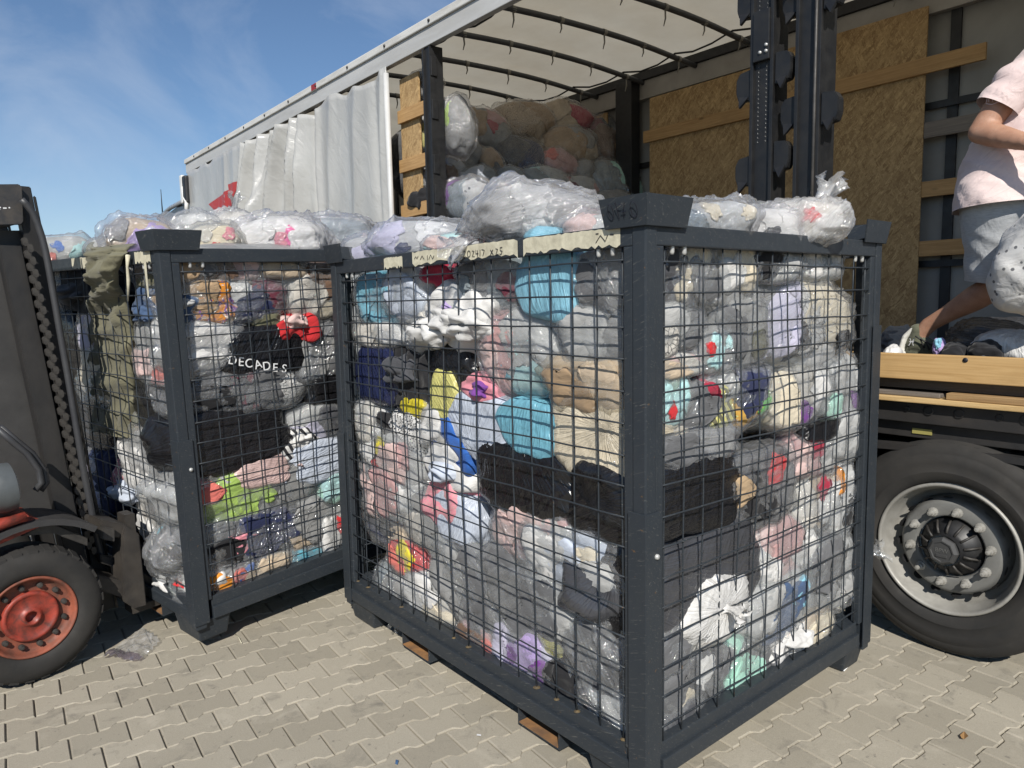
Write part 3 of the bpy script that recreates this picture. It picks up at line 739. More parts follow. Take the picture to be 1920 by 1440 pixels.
# deck, side rave, chassis
box('deck', (TX0, TY + 0.04, 1.215), (TX1, TF + 0.04, 1.262), m_wood('deck_ply', (0.12, 0.10, 0.08), (0.06, 0.05, 0.04)), trailer, 0.0)
V = []
sr_ = box('side_rave', (TX0, TY + 0.012, 1.06), (TX1, TY + 0.07, 1.155), DARK_CHASSIS, trailer, 0.004)
for k in range(26):
    x = -2.6 + k * 0.125 + (0.03 if k % 3 == 0 else 0)
    lathe('lashing_hole', [(0.017, -0.004), (0.021, -0.005), (0.023, 0.0)] if k % 3 else [(0.010, -0.004), (0.013, -0.005), (0.015, 0.0)], (x, TY + 0.0115, 1.122), (0, 1, 0), BLACK_STEEL, sr_, 12)
for (y, a) in ((4.25, 0), (5.2, 0)):
    bm = bmesh.new(); add_box(bm, (TX0 + 0.5, y - 0.07, 0.72), (TX1 - 0.1, y + 0.07, 0.74)); add_box(bm, (TX0 + 0.5, y - 0.006, 0.74), (TX1 - 0.1, y + 0.006, 1.19)); add_box(bm, (TX0 + 0.5, y - 0.07, 1.19), (TX1 - 0.1, y + 0.07, 1.21))
    bm_obj('chassis_beam', bm, DARK_CHASSIS, trailer)
for k in range(12):
    box('cross_member', (-12 + k * 1.1, TY + 0.08, 1.09), (-11.94 + k * 1.1, TF, 1.185), DARK_CHASSIS, trailer, 0.0)
box('side_bumper', (-3.4, TY + 0.05, 0.985), (TX1, TY + 0.085, 1.055), DARK_CHASSIS, trailer, 0.004)
box('rating_label', (-1.43, TY + 0.0445, 1.005), (-1.345, TY + 0.0495, 1.03), m_surface('label_yellow', (0.33, 0.29, 0.09), None, 0.6), trailer, 0.0)
# mudguard slab above the wheel
V, F = [], []
prof = [(-2.05, 0.70), (-1.98, 0.86), (-1.85, 0.93), (-1.25, 0.965), (-0.65, 0.95), (-0.45, 0.90)]
for (x, z) in prof:
    for (y, dz) in ((TY + 0.02, 0), (TY + 0.42, 0.0), (TY + 0.42, -0.012), (TY + 0.02, -0.03)): V.append((x, y, z + dz))
for i in range(len(prof) - 1):
    for q in range(4): F.append((i * 4 + q, i * 4 + (q + 1) % 4, i * 4 + 4 + (q + 1) % 4, i * 4 + 4 + q))
mesh_obj('mudguard', V, F, DARK_CHASSIS, trailer)
# wheels
def truck_wheel(cx):
    c = (cx, TY, 0.5); a = (0, 1, 0)
    w = bpy.data.objects.new('wheel', None); COL.objects.link(w); w.parent = trailer
    ty = lathe('tyre', [(0.300, 0.03), (0.305, 0.012), (0.33, 0.003), (0.352, -0.006), (0.356, -0.006), (0.36, -0.002), (0.395, -0.008), (0.43, -0.004), (0.434, 0.0), (0.440, 0.0), (0.462, 0.008), (0.487, 0.028), (0.496, 0.055), (0.499, 0.10), (0.493, 0.112), (0.493, 0.122), (0.50, 0.13), (0.50, 0.20), (0.493, 0.205), (0.493, 0.215), (0.50, 0.22), (0.499, 0.29), (0.48, 0.35), (0.40, 0.375), (0.30, 0.36)], c, a, RUBBER, w, 96)
    V, F = [], []
    for k in range(64):          # shoulder tread bars
        an = 2 * math.pi * k / 64
        for (da, rr, t) in ((-0.02, 0.486, 0.026), (0.02, 0.486, 0.026), (0.02, 0.504, 0.10), (-0.02, 0.504, 0.10), (-0.02, 0.470, 0.026), (0.02, 0.470, 0.026), (0.02, 0.488, 0.10), (-0.02, 0.488, 0.10)):
            V.append((cx + rr * math.cos(an + da), TY + t, 0.5 + rr * math.sin(an + da)))
        s = k * 8; F += [(s, s + 1, s + 2, s + 3), (s, s + 4, s + 5, s + 1), (s + 1, s + 5, s + 6, s + 2), (s + 2, s + 6, s + 7, s + 3), (s + 3, s + 7, s + 4, s)]
    mesh_obj('tread', V, F, RUBBER, ty)['kind'] = 'stuff'
    rim = lathe('rim', [(0.288, 0.036), (0.300, 0.016), (0.302, 0.006), (0.296, -0.001), (0.288, 0.002), (0.283, 0.012), (0.280, 0.045), (0.268, 0.06), (0.262, 0.10), (0.25, 0.125), (0.236, 0.13), (0.230, 0.145)], c, a, ALU, w, 72)
    DISC = m_surface('wheel_disc', (0.19, 0.19, 0.18), (0.12, 0.118, 0.11), 0.55, 0.1, 7, 0.7)
    ds = lathe('wheel_disc', [(0.232, 0.150), (0.226, 0.100), (0.214, 0.066), (0.206, 0.057), (0.198, 0.054), (0.150, 0.054), (0.142, 0.056), (0.139, 0.075)], c, a, DISC, w, 72)
    for k in range(16):          # hand holes round the slope of the disc
        an = 2 * math.pi * (k + 0.3) / 16; ca, sa = math.cos(an), math.sin(an); V = []
        for q in range(10):
            e = 2 * math.pi * q / 10; rr = 0.2215 + 0.0078 * math.cos(e); th = 0.021 * math.sin(e); tt = 0.083 - 0.022 * math.cos(e) - 0.0035
            V.append((cx + rr * ca - th * sa + 0.004 * ca, TY + tt, 0.5 + rr * sa + th * ca + 0.004 * sa))
        mesh_obj('hand_hole', V, [tuple(range(10))], BLACK_STEEL, ds)
    lathe('hub', [(0.137, 0.085), (0.125, 0.06), (0.105, 0.035), (0.08, 0.02), (0.072, 0.0), (0.068, -0.022)], c, a, BLACK_STEEL, w, 40)
    HUBC = m_surface('hub_cap_grey', (0.05, 0.05, 0.05), (0.03, 0.03, 0.03), 0.6)
    cap = lathe('hub_cap', [(0.066, -0.005), (0.064, -0.032), (0.052, -0.046), (0.046, -0.046), (0.043, -0.042), (0.0, -0.042)], c, a, HUBC, w, 8, False)
    box('cap_badge', (cx - 0.024, TY - 0.0455, 0.474), (cx + 0.024, TY - 0.041, 0.488), HUBC, cap, 0.002)
    Mx = Matrix.Translation((cx, TY - 0.0425, 0.505)) @ Matrix.Rotation(R(90), 4, 'X')
    text_mesh('cap_lettering', 'BPW', 0.026, m_surface('cap_letter', (0.11, 0.11, 0.105), None, 0.5), cap, Mx, 0.0012)
    for k in range(14):
        an = 2 * math.pi * (k + 0.5) / 14; ca, sa = math.cos(an), math.sin(an)
        pts = [(cx + rr * ca, TY + t, 0.5 + rr * sa) for rr, t in ((0.075, 0.004), (0.10, 0.018), (0.128, 0.048))]
        tube('hub_fin', pts, [0.006, 0.0055, 0.005], GREASY, w, 6)
    for k in range(10):
        an = 2 * math.pi * (k + 0.25) / 10; bx_, bz = cx + 0.1675 * math.cos(an), 0.5 + 0.1675 * math.sin(an)
        nu = lathe('wheel_nut', [(0.021, 0.056), (0.021, 0.046), (0.0155, 0.044), (0.0155, 0.026), (0.010, 0.024), (0.0095, 0.004), (0.0, 0.002)], (bx_, TY, bz), a, ALU, w, 12, False)
    return w
truck_wheel(-1.25)
truck_wheel(0.08)
lathe('axle', [(0.06, 0.2), (0.06, 2.3)], (-1.25, TY, 0.5), (0, 1, 0), DARK_CHASSIS, trailer, 14)
box('air_tank', (-3.2, 4.0, 0.55), (-2.2, 4.3, 0.85), DARK_CHASSIS, trailer, 0.08)
# side curtain, bunched
FOLDS = [  # centre at the top, centre at the bottom, half width (m), height out (m)
 (0.06, 0.05, 0.30, 0.015), (0.29, 0.285, 0.10, 0.045), (0.345, 0.34, 0.14, 0.035), (0.42, 0.395, 0.09, 0.09), (0.462, 0.41, 0.075, 0.13), (0.525, 0.515, 0.07, 0.15), (0.575, 0.50, 0.05, 0.10), (0.617, 0.54, 0.07, 0.15),
 (0.672, 0.64, 0.055, 0.13), (0.712, 0.685, 0.085, 0.13), (0.742, 0.735, 0.035, -0.10), (0.765, 0.77, 0.05, 0.05), (0.822, 0.805, 0.12, 0.05), (0.87, 0.875, 0.16, -0.03), (0.912, 0.89, 0.13, 0.06), (0.957, 0.962, 0.07, -0.045), (0.985, 0.985, 0.06, 0.05)]
def curt(s, z):
    """s 0..1 from the trailer front to the drawn edge."""
    top = 3.80; h = max(0.0, (top - z) / 2.7); x = TX0 + 0.12 + 6.36 * s
    n1 = pnoise(np.array([[s * 9, h * 3.0, 2.2]]))[0]; n2 = pnoise(np.array([[s * 22, h * 6.0, 7.7]]))[0]
    y = 0.0; bunch = math.exp(-((s - 0.60) / 0.15) ** 4)
    for (a, b_, w, amp) in FOLDS:
        c = a + (b_ - a) * min(1, h * 2.1) + 0.010 * n1
        d = (s - c) * 6.36 / w
        if abs(d) > 4: continue
        y += amp * (1.55 if 0.38 < a < 0.78 else 1.0) * math.exp(-abs(d) ** 1.45) * (0.6 + 0.4 * min(1, h * 4)) * (1 - 0.25 * h)
    y += 0.018 * n1 * (0.4 + bunch) + 0.014 * n2 * bunch + 0.02 * bunch * (abs(pnoise(np.array([[s * 26 + h * 9, h * 8 - s * 12, 4.2]]))[0]) - 0.3)
    x += 0.04 * bunch * math.sin(4 * h + 9 * s)
    sag = 0.09 * max(0, pnoise(np.array([[s * 17, 0.5, 0.3]]))[0] + 0.15) + 0.04 * bunch
    zz = z - max(0, 1 - h * 7) * sag
    return Vector((x, TY - 0.03 + 0.05 * bunch - y, zz))
CURT = None
m, nt, b, o = new_mat('silver_curtain')
v = coords(nt, (1, 1, 1))
c = mixc(nt, remap(nt, noise_tex(nt, coords(nt, (1.5, 1, 0.4)), 2.0, 6, 0.6), 0.35, 0.7, 0, 1), (0.42, 0.42, 0.405), (0.33, 0.327, 0.315))
nt.links.new(c, b.inputs['Base Color']); b.inputs['Roughness'].default_value = 0.30; b.inputs['Specular IOR Level'].default_value = 0.6
bump(nt, noise_tex(nt, coords(nt, (2.5, 1, 1.2), (0, 0.4, 0)), 3.5, 5, 0.55, 0.8), 0.5, 0.02, b)
CURT = m
V, F = [], []; ns, nz = 420, 44
for i in range(ns + 1):
    for j in range(nz + 1):
        V.append(curt(i / ns, 3.80 - 2.68 * j / nz))
for i in range(ns):
    for j in range(nz): k = i * (nz + 1) + j; F.append((k, k + 1, k + nz + 2, k + nz + 1))
cu = mesh_obj('side_curtain', V, F, CURT, trailer, True)
md = cu.modifiers.new('thickness', 'SOLIDIFY'); md.thickness = 0.004
# drawn edge of the curtain: a stiff hem pole
tube('curtain_pole', [(-6.03, TY - 0.03, 1.1), (-6.03, TY - 0.03, 2.4), (-6.035, TY - 0.03, 3.74)], 0.026, m_surface('hem_grey', (0.55, 0.55, 0.54), None, 0.5), trailer, 10)
# red print on the curtain, on the same folds
def curt_print(name, quads, mat):
    V, F = [], []
    for (a, b_, c_, d) in quads:      # corners (s,z)
        n = 14; s0 = len(V)
        for i in range(n + 1):
            for j in range(n + 1):
                u, w = i / n, j / n
                s = (a[0] * (1 - u) + b_[0] * u) * (1 - w) + (d[0] * (1 - u) + c_[0] * u) * w
                z = (a[1] * (1 - u) + b_[1] * u) * (1 - w) + (d[1] * (1 - u) + c_[1] * u) * w
                q = curt(s, z); e = 0.002
                nn = (curt(s + e, z) - curt(s - e, z)).cross(curt(s, z + 0.01) - curt(s, z - 0.01)).normalized()
                V.append(q + nn * 0.006)
        for i in range(n):
            for j in range(n): k = s0 + i * (n + 1) + j; F.append((k, k + n + 1, k + n + 2, k + 1))
    return mesh_obj(name, V, F, mat, trailer, True)
def sz(px, py):
    p = ony(px, py, TY - 0.03); return ((p[0] - TX0 - 0.12) / 6.36, p[2])
RED_PRINT = m_surface('red_print', (0.42, 0.035, 0.03), (0.33, 0.03, 0.028), 0.45)
curt_print('red_logo', [(sz(392, 383), sz(431, 356), sz(437, 386), sz(409, 400)), (sz(430, 346), sz(451, 339), sz(438, 386), sz(433, 372))], RED_PRINT)
ar = [sz(x, y) for x, y in ((419, 398), (428, 387), (436, 384), (443, 389), (446, 402), (446, 412))]
ar2 = [sz(x, y) for x, y in ((419, 410), (429, 395), (436, 390), (440, 394), (443, 404), (443, 412))]
curt_print('dark_logo_arc', [(ar[i], ar[i + 1], ar2[i + 1], ar2[i]) for i in range(5)], m_surface('dark_print', (0.08, 0.07, 0.07), None, 0.5))

# loose timber lying along the deck edge
def loose_plank(label, lo, hi, mat, rz=0, rx=0):
    c = [(a + b_) / 2 for a, b_ in zip(lo, hi)]
    o = box('plank', [a - q for a, q in zip(lo, c)], [a - q for a, q in zip(hi, c)], mat, None, 0.004)
    o.location = c; o.rotation_euler = (rx, 0, rz)
    return tag(o, label, 'plank', 'loose boards along the deck edge')
EDGE_PINE = m_wood('edge_pine', (0.58, 0.38, 0.17), (0.43, 0.26, 0.10), (1.0, 16, 26))
pk = loose_plank('wide yellow pine board on edge along the trailer deck, one dark knot hole', (-2.9, TY - 0.012, 1.262), (0.9, TY + 0.03, 1.378), EDGE_PINE)
lathe('knot_hole', [(0.0, -0.0245), (0.009, -0.0245), (0.011, -0.0215)], (ony(1812, 675, TY)[0] + 1.0, 0, ony(1812, 675, TY)[2] - 1.32), (0, 1, 0), INK, pk, 12)
loose_plank('thin pale board lying lowest, overhanging the deck edge', (-2.95, TY - 0.03, 1.158), (0.95, TY + 0.10, 1.182), m_wood('raw_edge', (0.66, 0.47, 0.23), (0.42, 0.26, 0.10), (1.5, 30, 30)), 0, 0)
loose_plank('grey weathered board lying flat under the upright pine board', (-2.9, TY - 0.005, 1.1835), (-1.3, TY + 0.14, 1.203), PLANK_GREY)
loose_plank('short board with pale sawn end lying on the lowest board', (-1.27, TY - 0.02, 1.1835), (0.9, TY + 0.12, 1.212), PLANK_DULL)

# ================================================================ TRACTOR CAB beyond the trailer
cab = thing('truck_cab', 'dark truck cab in front of the silver trailer, white mirror arm', 'truck', (-13, 4.7, 0))
CABM = m_surface('cab_dark', (0.05, 0.055, 0.065), (0.03, 0.032, 0.036), 0.35)
def cab_prism(name, pts, y0, y1, mat, bev=0.03):
    return prism(name, [(x + 13, y0 - 4.7, z) for x, z in pts], (0, y1 - y0, 0), mat, cab, bev)
cab_prism('cab_body', [(-12.95, 0.9), (-12.95, 3.40), (-13.4, 3.42), (-14.9, 3.30), (-15.2, 2.9), (-15.35, 0.9)], 3.55, 5.95, CABM, 0.05)
cab_prism('roof_deflector', [(-12.7, 3.15), (-12.72, 3.40), (-12.85, 3.45), (-13.05, 3.43), (-13.3, 3.2)], 3.56, 5.9, BLACK_STEEL, 0.03)
tube('roof_pipe', [(0.2, -1.13, 3.45), (-0.9, -1.13, 3.42), (-1.75, -1.13, 3.33)], 0.035, m_surface('cab_trim', (0.35, 0.37, 0.40), None, 0.3, 0.4), cab, 10)
q = ony(304, 390, 3.6)
tube('antenna', [(q[0] + 13, -1.1, 3.40), (q[0] + 13.0, -1.1, 3.83)], [0.012, 0.005], BLACK_STEEL, cab, 6)
wb = m_surface('mirror_white', (0.72, 0.72, 0.70), None, 0.4)
a1, a2, a3, a4 = (ony(x, y, 3.42) for x, y in ((338, 334), (340, 366), (346, 378), (349, 402)))
tube('mirror_arm', [Vector(a) - Vector((-13, 4.7, 0)) for a in (ony(344, 350, 3.42), ony(345, 370, 3.42), ony(350, 378, 3.42), ony(349.5, 402, 3.42))], 0.032, wb, cab, 8)
mc = Vector(ony(342.5, 352, 3.42)) - Vector((-13, 4.7, 0))
box('mirror', (mc.x - 0.10, mc.y - 0.02, mc.z - 0.24), (mc.x + 0.02, mc.y + 0.04, mc.z + 0.2), wb, cab, 0.02)
box('mirror_glass', (mc.x + 0.025, mc.y - 0.02, mc.z - 0.26), (mc.x + 0.2, mc.y + 0.1, mc.z + 0.17), BLACK_STEEL, cab, 0.03)
# ================================================================ FORKLIFT
FX, FYAW = -3.75, R(10.2)
fork0 = Vector((-3.75, 0.269, 0))
fl = thing('forklift', 'worn red forklift with black mast, its wheel beside the lifted cage', 'forklift', fork0, (0, 0, FYAW))
FMI = (Matrix.Translation(fork0) @ Matrix.Rotation(FYAW, 4, 'Z')).inverted()
FM = FMI.inverted()
def fp(px, py, dx=0.0):
    """A pixel put on the forklift's own upright plane x = dx."""
    p0 = FM @ Vector((dx, 0, 0)); n = FM.to_3x3() @ Vector((1, 0, 0))
    return FMI @ Vector(on_plane(px, py, p0, n))
wr = fp(62, 1163).z
TR = 0.305
wc = (0.0, 0.0, TR)
fw_ = bpy.data.objects.new('wheel', None); COL.objects.link(fw_); fw_.parent = fl
ty = lathe('tyre', [(0.178, -0.03), (0.180, -0.008), (0.19, 0.004), (0.215, 0.012), (0.25, 0.010), (0.28, -0.002), (0.297, -0.025), (0.303, -0.06), (0.303, -0.18), (0.285, -0.225), (0.2, -0.235)], wc, (1, 0, 0), RUBBER, fw_, 72)
V, F = [], []
for k in range(30):
    an = 2 * math.pi * k / 30
    for (da, rr, t) in ((-0.06, 0.296, -0.010), (0.06, 0.296, -0.010), (0.075, 0.311, -0.085), (-0.045, 0.311, -0.085), (-0.06, 0.270, -0.006), (0.06, 0.270, -0.006), (0.075, 0.296, -0.085), (-0.045, 0.296, -0.085)):
        V.append((t, rr * math.cos(an + da), TR + rr * math.sin(an + da)))
    s = k * 8; F += [(s, s + 1, s + 2, s + 3), (s, s + 4, s + 5, s + 1), (s + 1, s + 5, s + 6, s + 2), (s + 2, s + 6, s + 7, s + 3), (s + 3, s + 7, s + 4, s)]
mesh_obj('tread', V, F, RUBBER, ty)['kind'] = 'stuff'
RRED = m_surface('rusty_rim_red', (0.28, 0.075, 0.04), (0.075, 0.038, 0.027), 0.7, 0, 13, 1.0, 60, 0.4, 0.002)
lathe('rim', [(0.178, -0.03), (0.183, -0.002), (0.178, 0.004), (0.172, 0.002), (0.166, -0.012), (0.158, -0.032), (0.145, -0.036), (0.112, -0.036)], wc, (1, 0, 0), RRED, fw_, 64)
lathe('hub', [(0.113, -0.036), (0.112, -0.022), (0.107, -0.016), (0.096, -0.016), (0.093, -0.020), (0.050, -0.020), (0.042, -0.014), (0.034, -0.004), (0.026, -0.004), (0.022, -0.03), (0.0, -0.034)], wc, (1, 0, 0), RED_PAINT, fw_, 56)
for k in range(12):
    an = 2 * math.pi * (k + 0.35) / 12
    lathe('wheel_nut', [(0.0125, -0.036), (0.0125, -0.022), (0.009, -0.021), (0.008, -0.012), (0.0, -0.011)], (0, 0.137 * math.cos(an), TR + 0.137 * math.sin(an)), (1, 0, 0), GREASY, fw_, 10, False)
# far front wheel and rear wheels
for (dx, dy, rr) in ((-1.0, 0.0, 0.305), (-0.05, -1.65, 0.26), (-0.95, -1.65, 0.26)):
    lathe('wheel', [(0.0, -0.05), (rr * 0.55, -0.05), (rr * 0.6, -0.01), (rr * 0.95, -0.02), (rr, -0.06), (rr, -0.16), (rr * 0.9, -0.2), (0, -0.2)], (dx, dy, rr), (1, 0, 0), RUBBER, fl, 40)
# fender over the wheel, following its curve
V, F = [], []; pr_ = []
for k in range(15):
    an = R(52 + 100 * k / 14); rr = 0.385
    pr_.append((0.04 + rr * math.cos(an), TR + 0.015 + rr * math.sin(an)))
for (y, z) in pr_:
    for (x, e) in ((0.0, 0.0), (0.0, 0.028), (-0.30, 0.028), (-0.30, 0.0)):
        d = Vector((0, y - 0.04, z - TR)).normalized() * e; V.append((x, y + d.y, z + d.z))
for i in range(len(pr_) - 1):
    for q_ in range(4): F.append((i * 4 + q_, i * 4 + (q_ + 1) % 4, i * 4 + 4 + (q_ + 1) % 4, i * 4 + 4 + q_))
F += [(0, 1, 2, 3), tuple(len(V) - 4 + a for a in (3, 2, 1, 0))]
mesh_obj('fender', V, F, m_surface('fender_black', (0.03, 0.03, 0.032), (0.06, 0.055, 0.05), 0.55), fl)
# red cowl step on top of the fender
cw = [fp(x, y, -0.03) for x, y in ((-60, 985), (-5, 975), (48, 962), (60, 972), (88, 975), (90, 982), (0, 1022), (-60, 1040))]
prism('cowl_step', cw, (-0.34, 0, 0), RED_PAINT, fl, 0.008)
rl = [fp(x, y, 0.0) for x, y in ((-70, 1005), (-5, 985), (48, 968))]
tube('step_rail', rl, 0.022, RED_PAINT, fl, 10)
prism('fender_bracket', [fp(x, y, -0.06) for x, y in ((88, 978), (165, 1010), (165, 1024), (100, 1000), (40, 1006))], (-0.1, 0, 0), GREASY, fl, 0.003)
# grey lamp body
lc = fp(-14, 920, -0.08)
hl = lathe('headlamp', [(0.0, -0.10), (0.06, -0.09), (0.10, -0.03), (0.112, 0.03), (0.108, 0.07)], lc, (0, 1, 0.05), m_surface('lamp_grey', (0.09, 0.10, 0.105), (0.05, 0.055, 0.055), 0.45), fl, 32)
lathe('lamp_lens', [(0.107, 0.068), (0.07, 0.085), (0.0, 0.092)], lc, (0, 1, 0.05), m_surface('lamp_glass', (0.6, 0.6, 0.58), (0.5, 0.5, 0.48), 0.12), hl, 32)
# chassis, hood, counterweight, overhead guard
prism('chassis', [(-0.14, y, z) for y, z in ((-0.36, 0.16), (-0.36, 0.62), (-0.62, 0.72), (-1.3, 0.72), (-1.3, 0.16))], (-0.78, 0, 0), RED_PAINT, fl, 0.02)
prism('hood', [(-0.18, y, z) for y, z in ((-0.72, 0.72), (-0.76, 1.02), (-1.3, 1.04), (-1.3, 0.72))], (-0.70, 0, 0), RED_PAINT, fl, 0.04)
prism('counterweight', [(-0.05, y, z) for y, z in ((-1.31, 0.2), (-1.31, 1.05), (-1.75, 1.05), (-2.0, 0.85), (-2.0, 0.25))], (-0.95, 0, 0), m_surface('counter_black', (0.03, 0.03, 0.032), None, 0.5), fl, 0.05)
for x in (-0.15, -0.90):
    tube('guard_post', [(x, -0.42, 0.62), (x, -0.60, 1.95), (x, -0.66, 2.05)], 0.028, BLACK_STEEL, fl, 8)
    tube('guard_post', [(x, -1.55, 1.04), (x, -1.45, 2.05)], 0.028, BLACK_STEEL, fl, 8)
    tube('guard_rail', [(x, -0.64, 2.06), (x, -1.46, 2.06)], 0.03, BLACK_STEEL, fl, 8)
for k in range(6):
    y = -0.68 - 0.15 * k; tube('guard_bar', [(-0.15, y, 2.06), (-0.90, y, 2.06)], 0.016, BLACK_STEEL, fl, 6)
prism('seat', [(-0.35, y, z) for y, z in ((-0.85, 1.05), (-0.85, 1.17), (-1.22, 1.20), (-1.32, 1.6), (-1.40, 1.6), (-1.34, 1.05))], (-0.36, 0, 0), m_surface('seat_black', (0.02, 0.02, 0.02), None, 0.7), fl, 0.03)
# mast: two leaning channels
mx = -0.34
top_, bot_ = fp(22, 346, mx), fp(188, 1150, mx)
ml = (top_ - bot_)
def rail(x, off, w, d, mat, name, cut=0.0):
    a, b_ = bot_ + ml * 0.0, top_ - ml * cut
    pts = []
    dy = Vector((0, 1, 0))
    A = [Vector((x, a.y + off - d / 2, a.z)), Vector((x, a.y + off + d / 2, a.z)), Vector((x, b_.y + off + d / 2, b_.z)), Vector((x, b_.y + off - d / 2, b_.z))]
    return prism(name, A, (-w, 0, 0), mat, fl, 0.004)
MASTM = m_surface('mast_steel', (0.016, 0.016, 0.017), (0.036, 0.033, 0.03), 0.5, 0, 7, 0.85, 60, 0.25, 0.002, (1, 1, 0.5))
for sx in (0, 1):
    x = mx - 0.46 * sx
    rail(x, -0.055, 0.07, 0.09, MASTM, 'outer_rail', 0.13)
    rail(x - 0.012, 0.045, 0.055, 0.07, MASTM, 'inner_rail', 0.0)
    rail(x + 0.001, 0.084, 0.012, 0.012, m_surface('worn_edge', (0.07, 0.065, 0.06), (0.03, 0.028, 0.026), 0.35, 0.6), 'rail_flange', 0.02)
# head plate of the mast
hp = [fp(x, y, mx + 0.02) for x, y in ((-75, 346), (36, 345), (42, 352), (44.5, 415), (40, 421), (-75, 424))]
hpo = prism('head_plate', hp, (-0.02, 0, 0), m_surface('head_plate', (0.03, 0.031, 0.034), (0.09, 0.075, 0.06), 0.5, 0, 12, 0.8), fl, 0.003)
a_, b_ = fp(-8, 389, mx + 0.021), fp(16, 389, mx + 0.021)
strokes('worn_lettering', [[(0.0, 0.0), (0.02, 0.0)], [(0.003, -0.008), (0.016, -0.008)], [(0.028, -0.003), (0.042, -0.003)], [(0.05, -0.001), (0.056, -0.001)]], a_, b_ - a_, Vector((0, 0, 1)), (1, 0, 0), 0.006, WHITE_INK, hpo)
prism('mast_cross_bar', [Vector((mx + 0.005, top_.y + dy, top_.z + dz)) for dy, dz in ((-0.06, -0.16), (0.04, -0.17), (0.05, -0.03), (-0.05, -0.02))], (-0.54, 0, 0), MASTM, fl, 0.006)
lo_ = bot_ + ml * 0.06
prism('mast_cross_bar', [Vector((mx + 0.003, lo_.y + dy, lo_.z + dz)) for dy, dz in ((-0.08, -0.06), (0.03, -0.06), (0.04, 0.06), (-0.07, 0.06))], (-0.53, 0, 0), MASTM, fl, 0.006)
ca, cb = bot_ + ml * 0.03, bot_ + ml * 0.80
tube('lift_cylinder', [Vector((mx - 0.16, ca.y - 0.02, ca.z)), Vector((mx - 0.16, cb.y - 0.02, cb.z))], 0.045, m_surface('cylinder_grey', (0.10, 0.10, 0.10), (0.05, 0.05, 0.05), 0.4), fl, 16)
# lift chain, link by link
c0, c1 = fp(47, 448, mx + 0.035), fp(171, 1036, mx + 0.035)
nl_ = 54
link_me = None
CHM = m_surface('chain_steel', (0.075, 0.068, 0.06), (0.03, 0.027, 0.025), 0.5, 0.3, 30, 0.9)
for k in range(nl_):
    f = (k + 0.5) / nl_; p = c0.lerp(c1, f)
    d = (c1 - c0); lk = d.length / nl_
    if link_me is None:
        bm = bmesh.new(); h = lk * 0.66; w = lk * 0.40
        out = [(w * math.cos(a), h * 0.45 + w * math.sin(a)) for a in [i * math.pi / 5 for i in range(6)]] + [(w * math.cos(a), -h * 0.45 + w * math.sin(a)) for a in [math.pi + i * math.pi / 5 for i in range(6)]]
        va = [bm.verts.new((0.0, u_, v_)) for u_, v_ in out]; f_ = bm.faces.new(va); e = bmesh.ops.extrude_face_region(bm, geom=[f_])
        bmesh.ops.translate(bm, vec=(0.02, 0, 0), verts=[v for v in e['geom'] if isinstance(v, bmesh.types.BMVert)])
        bmesh.ops.recalc_face_normals(bm, faces=bm.faces)
        link_me = bpy.data.meshes.new('chain_link'); bm.to_mesh(link_me); bm.free(); link_me.materials.append(CHM)
    o = bpy.data.objects.new('chain_link', link_me); COL.objects.link(o); o.parent = fl
    o.location = p + Vector((0.006 if k % 2 else 0.0, 0.007 if k % 2 else -0.007, 0)); o.rotation_euler = (math.atan2(-d.y, d.z) + math.pi, 0, 0)
# hose along the front of the mast
tube('hydraulic_hose', [fp(x, y, mx + 0.06) for x, y in ((40, 374), (48, 382), (60, 397), (70, 418), (79, 445), (86, 474), (92, 505), (99, 545), (112, 620), (128, 710), (143, 800), (158, 890), (170, 950), (180, 1000), (190, 1040), (197, 1052))], 0.0155, m_surface('hose_rubber', (0.035, 0.036, 0.04), (0.06, 0.06, 0.06), 0.45), fl, 10)
for dx, off in ((-0.10, 0), (-0.13, 10)):
    tube('side_hose', [fp(x + off, y, dx) for x, y in ((-10, 800), (25, 830), (50, 850), (72, 880), (78, 905), (66, 920))], 0.014, m_surface('hose_rubber', (0.035, 0.036, 0.04)), fl, 8)
# carriage and forks
CAR = m_surface('carriage_steel', (0.05, 0.043, 0.036), (0.02, 0.018, 0.017), 0.55, 0, 8, 0.9, 50, 0.35, 0.002)
cx_ = -0.10
car = prism('carriage_plate', [fp(x, y, cx_) for x, y in ((236, 985), (262, 1002), (276, 1136), (254, 1142), (232, 1128), (229, 1008))], (-0.13, 0, 0), CAR, fl, 0.006)
prism('carriage_bar', [fp(x, y, cx_ - 0.02) for x, y in ((188, 975), (240, 984), (244, 1010), (190, 1006))], (-0.72, 0, 0), CAR, fl, 0.006)
prism('carriage_bar', [fp(x, y, cx_ - 0.02) for x, y in ((182, 1078), (238, 1092), (240, 1124), (184, 1106))], (-0.72, 0, 0), CAR, fl, 0.006)
prism('carriage_stop', [fp(x, y, cx_ + 0.02) for x, y in ((194, 988), (216, 992), (216, 1016), (194, 1012))], (-0.05, 0, 0), GREASY, fl, 0.004)
prism('hose_clamp', [fp(x, y, mx + 0.1) for x, y in ((188, 1040), (212, 1046), (210, 1062), (190, 1056))], (-0.06, 0, 0), GREASY, fl, 0.004)
cz = (FMI @ (Matrix.Translation(cage_b.location) @ cage_b.rotation_euler.to_matrix().to_4x4()) @ Vector((-0.54, 0.0, 0.072)))
cz2 = (FMI @ (Matrix.Translation(cage_b.location) @ cage_b.rotation_euler.to_matrix().to_4x4()) @ Vector((-1.40, 0.0, 0.072)))
